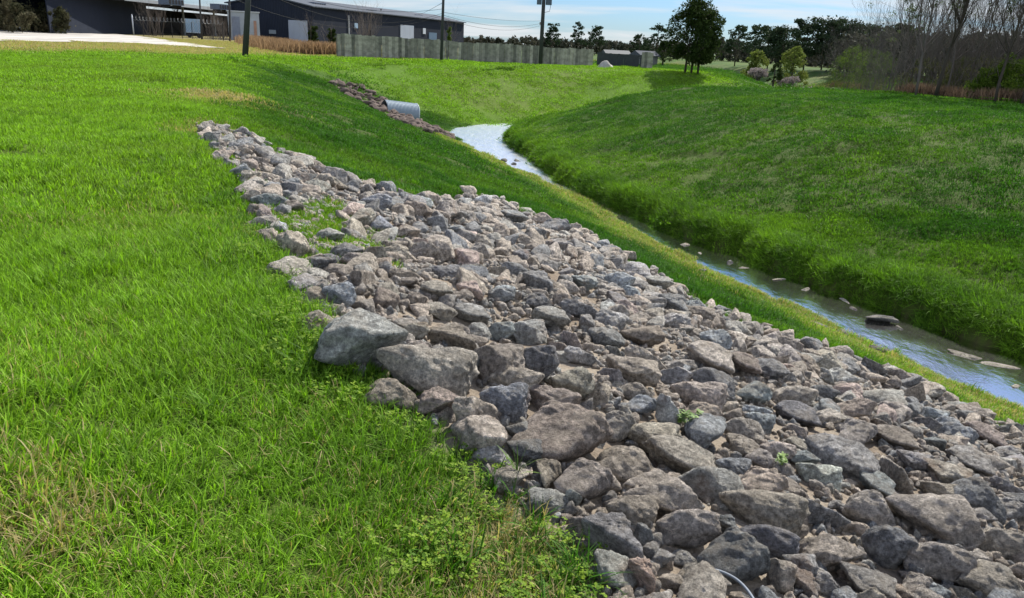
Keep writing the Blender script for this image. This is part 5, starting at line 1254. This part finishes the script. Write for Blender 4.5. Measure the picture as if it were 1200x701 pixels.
def reed_mass(name, line, n, hlo, hhi, mat, label, seed, wid=.03):
    r = np.random.default_rng(seed); i_ = r.integers(0, len(line) - 1, n); t = r.uniform(0, 1, n); L_ = np.array(line); c = L_[i_] + (L_[i_ + 1] - L_[i_]) * t[:, None]
    x_ = c[:, 0] + r.normal(0, 1, n) * c[:, 2]; y_ = c[:, 1] + r.normal(0, 1, n) * c[:, 2]; z_ = terrain(x_, y_); h_ = r.uniform(hlo, hhi, n); a = r.uniform(0, 6.28, n); ln = r.normal(0, .25, (n, 2)) * h_[:, None]
    dx, dy = np.cos(a) * wid, np.sin(a) * wid
    V = np.stack([np.stack([x_ - dx, y_ - dy, z_], -1), np.stack([x_ + dx, y_ + dy, z_], -1), np.stack([x_ + ln[:, 0] * .4 + dx, y_ + ln[:, 1] * .4 + dy, z_ + h_ * .6], -1), np.stack([x_ + ln[:, 0] * .4 - dx, y_ + ln[:, 1] * .4 - dy, z_ + h_ * .6], -1),
                  np.stack([x_ + ln[:, 0], y_ + ln[:, 1], z_ + h_], -1)], 1).reshape(-1, 3)
    b = np.arange(n)[:, None] * 5; F = (b[:, :, None] + np.array([[0, 1, 2], [0, 2, 3], [3, 2, 4]])[None]).reshape(-1, 3); v = np.repeat(r.uniform(0, 1, n), 5)
    me = np_mesh(name, V, F, False, dict(v=v)); me.materials.append(mat); o = bpy.data.objects.new(name, me); COL.objects.link(o); tag(o, label, 'dry grass', kind='stuff')
reed_mass('dry_undergrowth', thp2, 9000, .25, .75, leaf_mat('dead_stems', (.12, .08, .055), (.27, .20, .14), .3, .8), 'brown dead stems along the foot of the thicket', 620, .012)
# tall brown grass by the warehouse
rl = []
for px, py in ((290, 51), (310, 56), (330, 60), (355, 64), (394, 66.0)):
    Q_ = hit(px, py); rl.append((Q_[0] * 1.03, Q_[1] * 1.03, .8))
reed_mass('tall_brown_grass', rl[:-1] + [tuple(np.array(rl[-1]) * np.array([1.02, 1.02, .5]))], 9000, .5, 1.25, M_REED, 'tall reddish-brown dry grass between the pale shed and the wooden fence', 630, .03)
# bushes near buildings
for k, (px, py, hp2, wp2, mt, lb) in enumerate([(369, 56, 24, 16, M_OAK, 'dark green bush in front of the right warehouse door jamb'), (389, 56, 20, 13, M_OAK, 'dark green bush at the left end of the wooden fence'), (182, 43, 27, 16, None, 'bare grey shrub before the start of the open canopy'),
        (52, 34, 16, 20, M_OAK, 'dark bush left of the pale blue cabinet'), (107, 37, 26, 22, None, 'bare brown shrub beside the two white posts'), (118, 37, 16, 14, M_OAK, 'dark shrub around the two white posts'), (250, 46, 22, 24, None, 'tangled brown shrub left of the pale shed'), (262, 47, 18, 16, None, 'small brown shrub touching the pale shed'),
        (292, 47, 6, 14, M_BUSH, 'low green weeds at the foot of the pale shed'), (526, 70, 34, 7, M_BUSH, 'green shrub rising over the fence right of the slim pole'), (425, 66, 38, 16, None, 'bare reddish tree top over the fence before the warehouse')]):
    Q_ = hit(px, py); bk = 1.16 if px in (526, 425) else 1.02; x_, y_ = Q_[0] * bk, Q_[1] * bk; dist = math.hypot(x_, y_)
    bush(x_, y_, hp2 / 873 * dist, wp2 / 873 * dist, lb, 700 + k, mt, leaf=.13, per=60, clumps=36, twigs=(26 if mt is None else 5), stems=8, ecc=.5)
x_, y_ = far_at(214, 190); bare_tree(x_, y_, hfor(214, 1, 190), 'bare round tree top behind the long shed roof', 720, .25, M_TWIG, depth=4, spread=.5, group=None)
x_, y_ = far_at(-60, 80); bare_tree(x_, y_, 9, 'bare tree beyond the left picture edge', 721, .2, M_TWIG)
print('objects', len(bpy.data.objects), 'rocks', len(allr), 'mass', len(rest), 'rubble', len(rub))
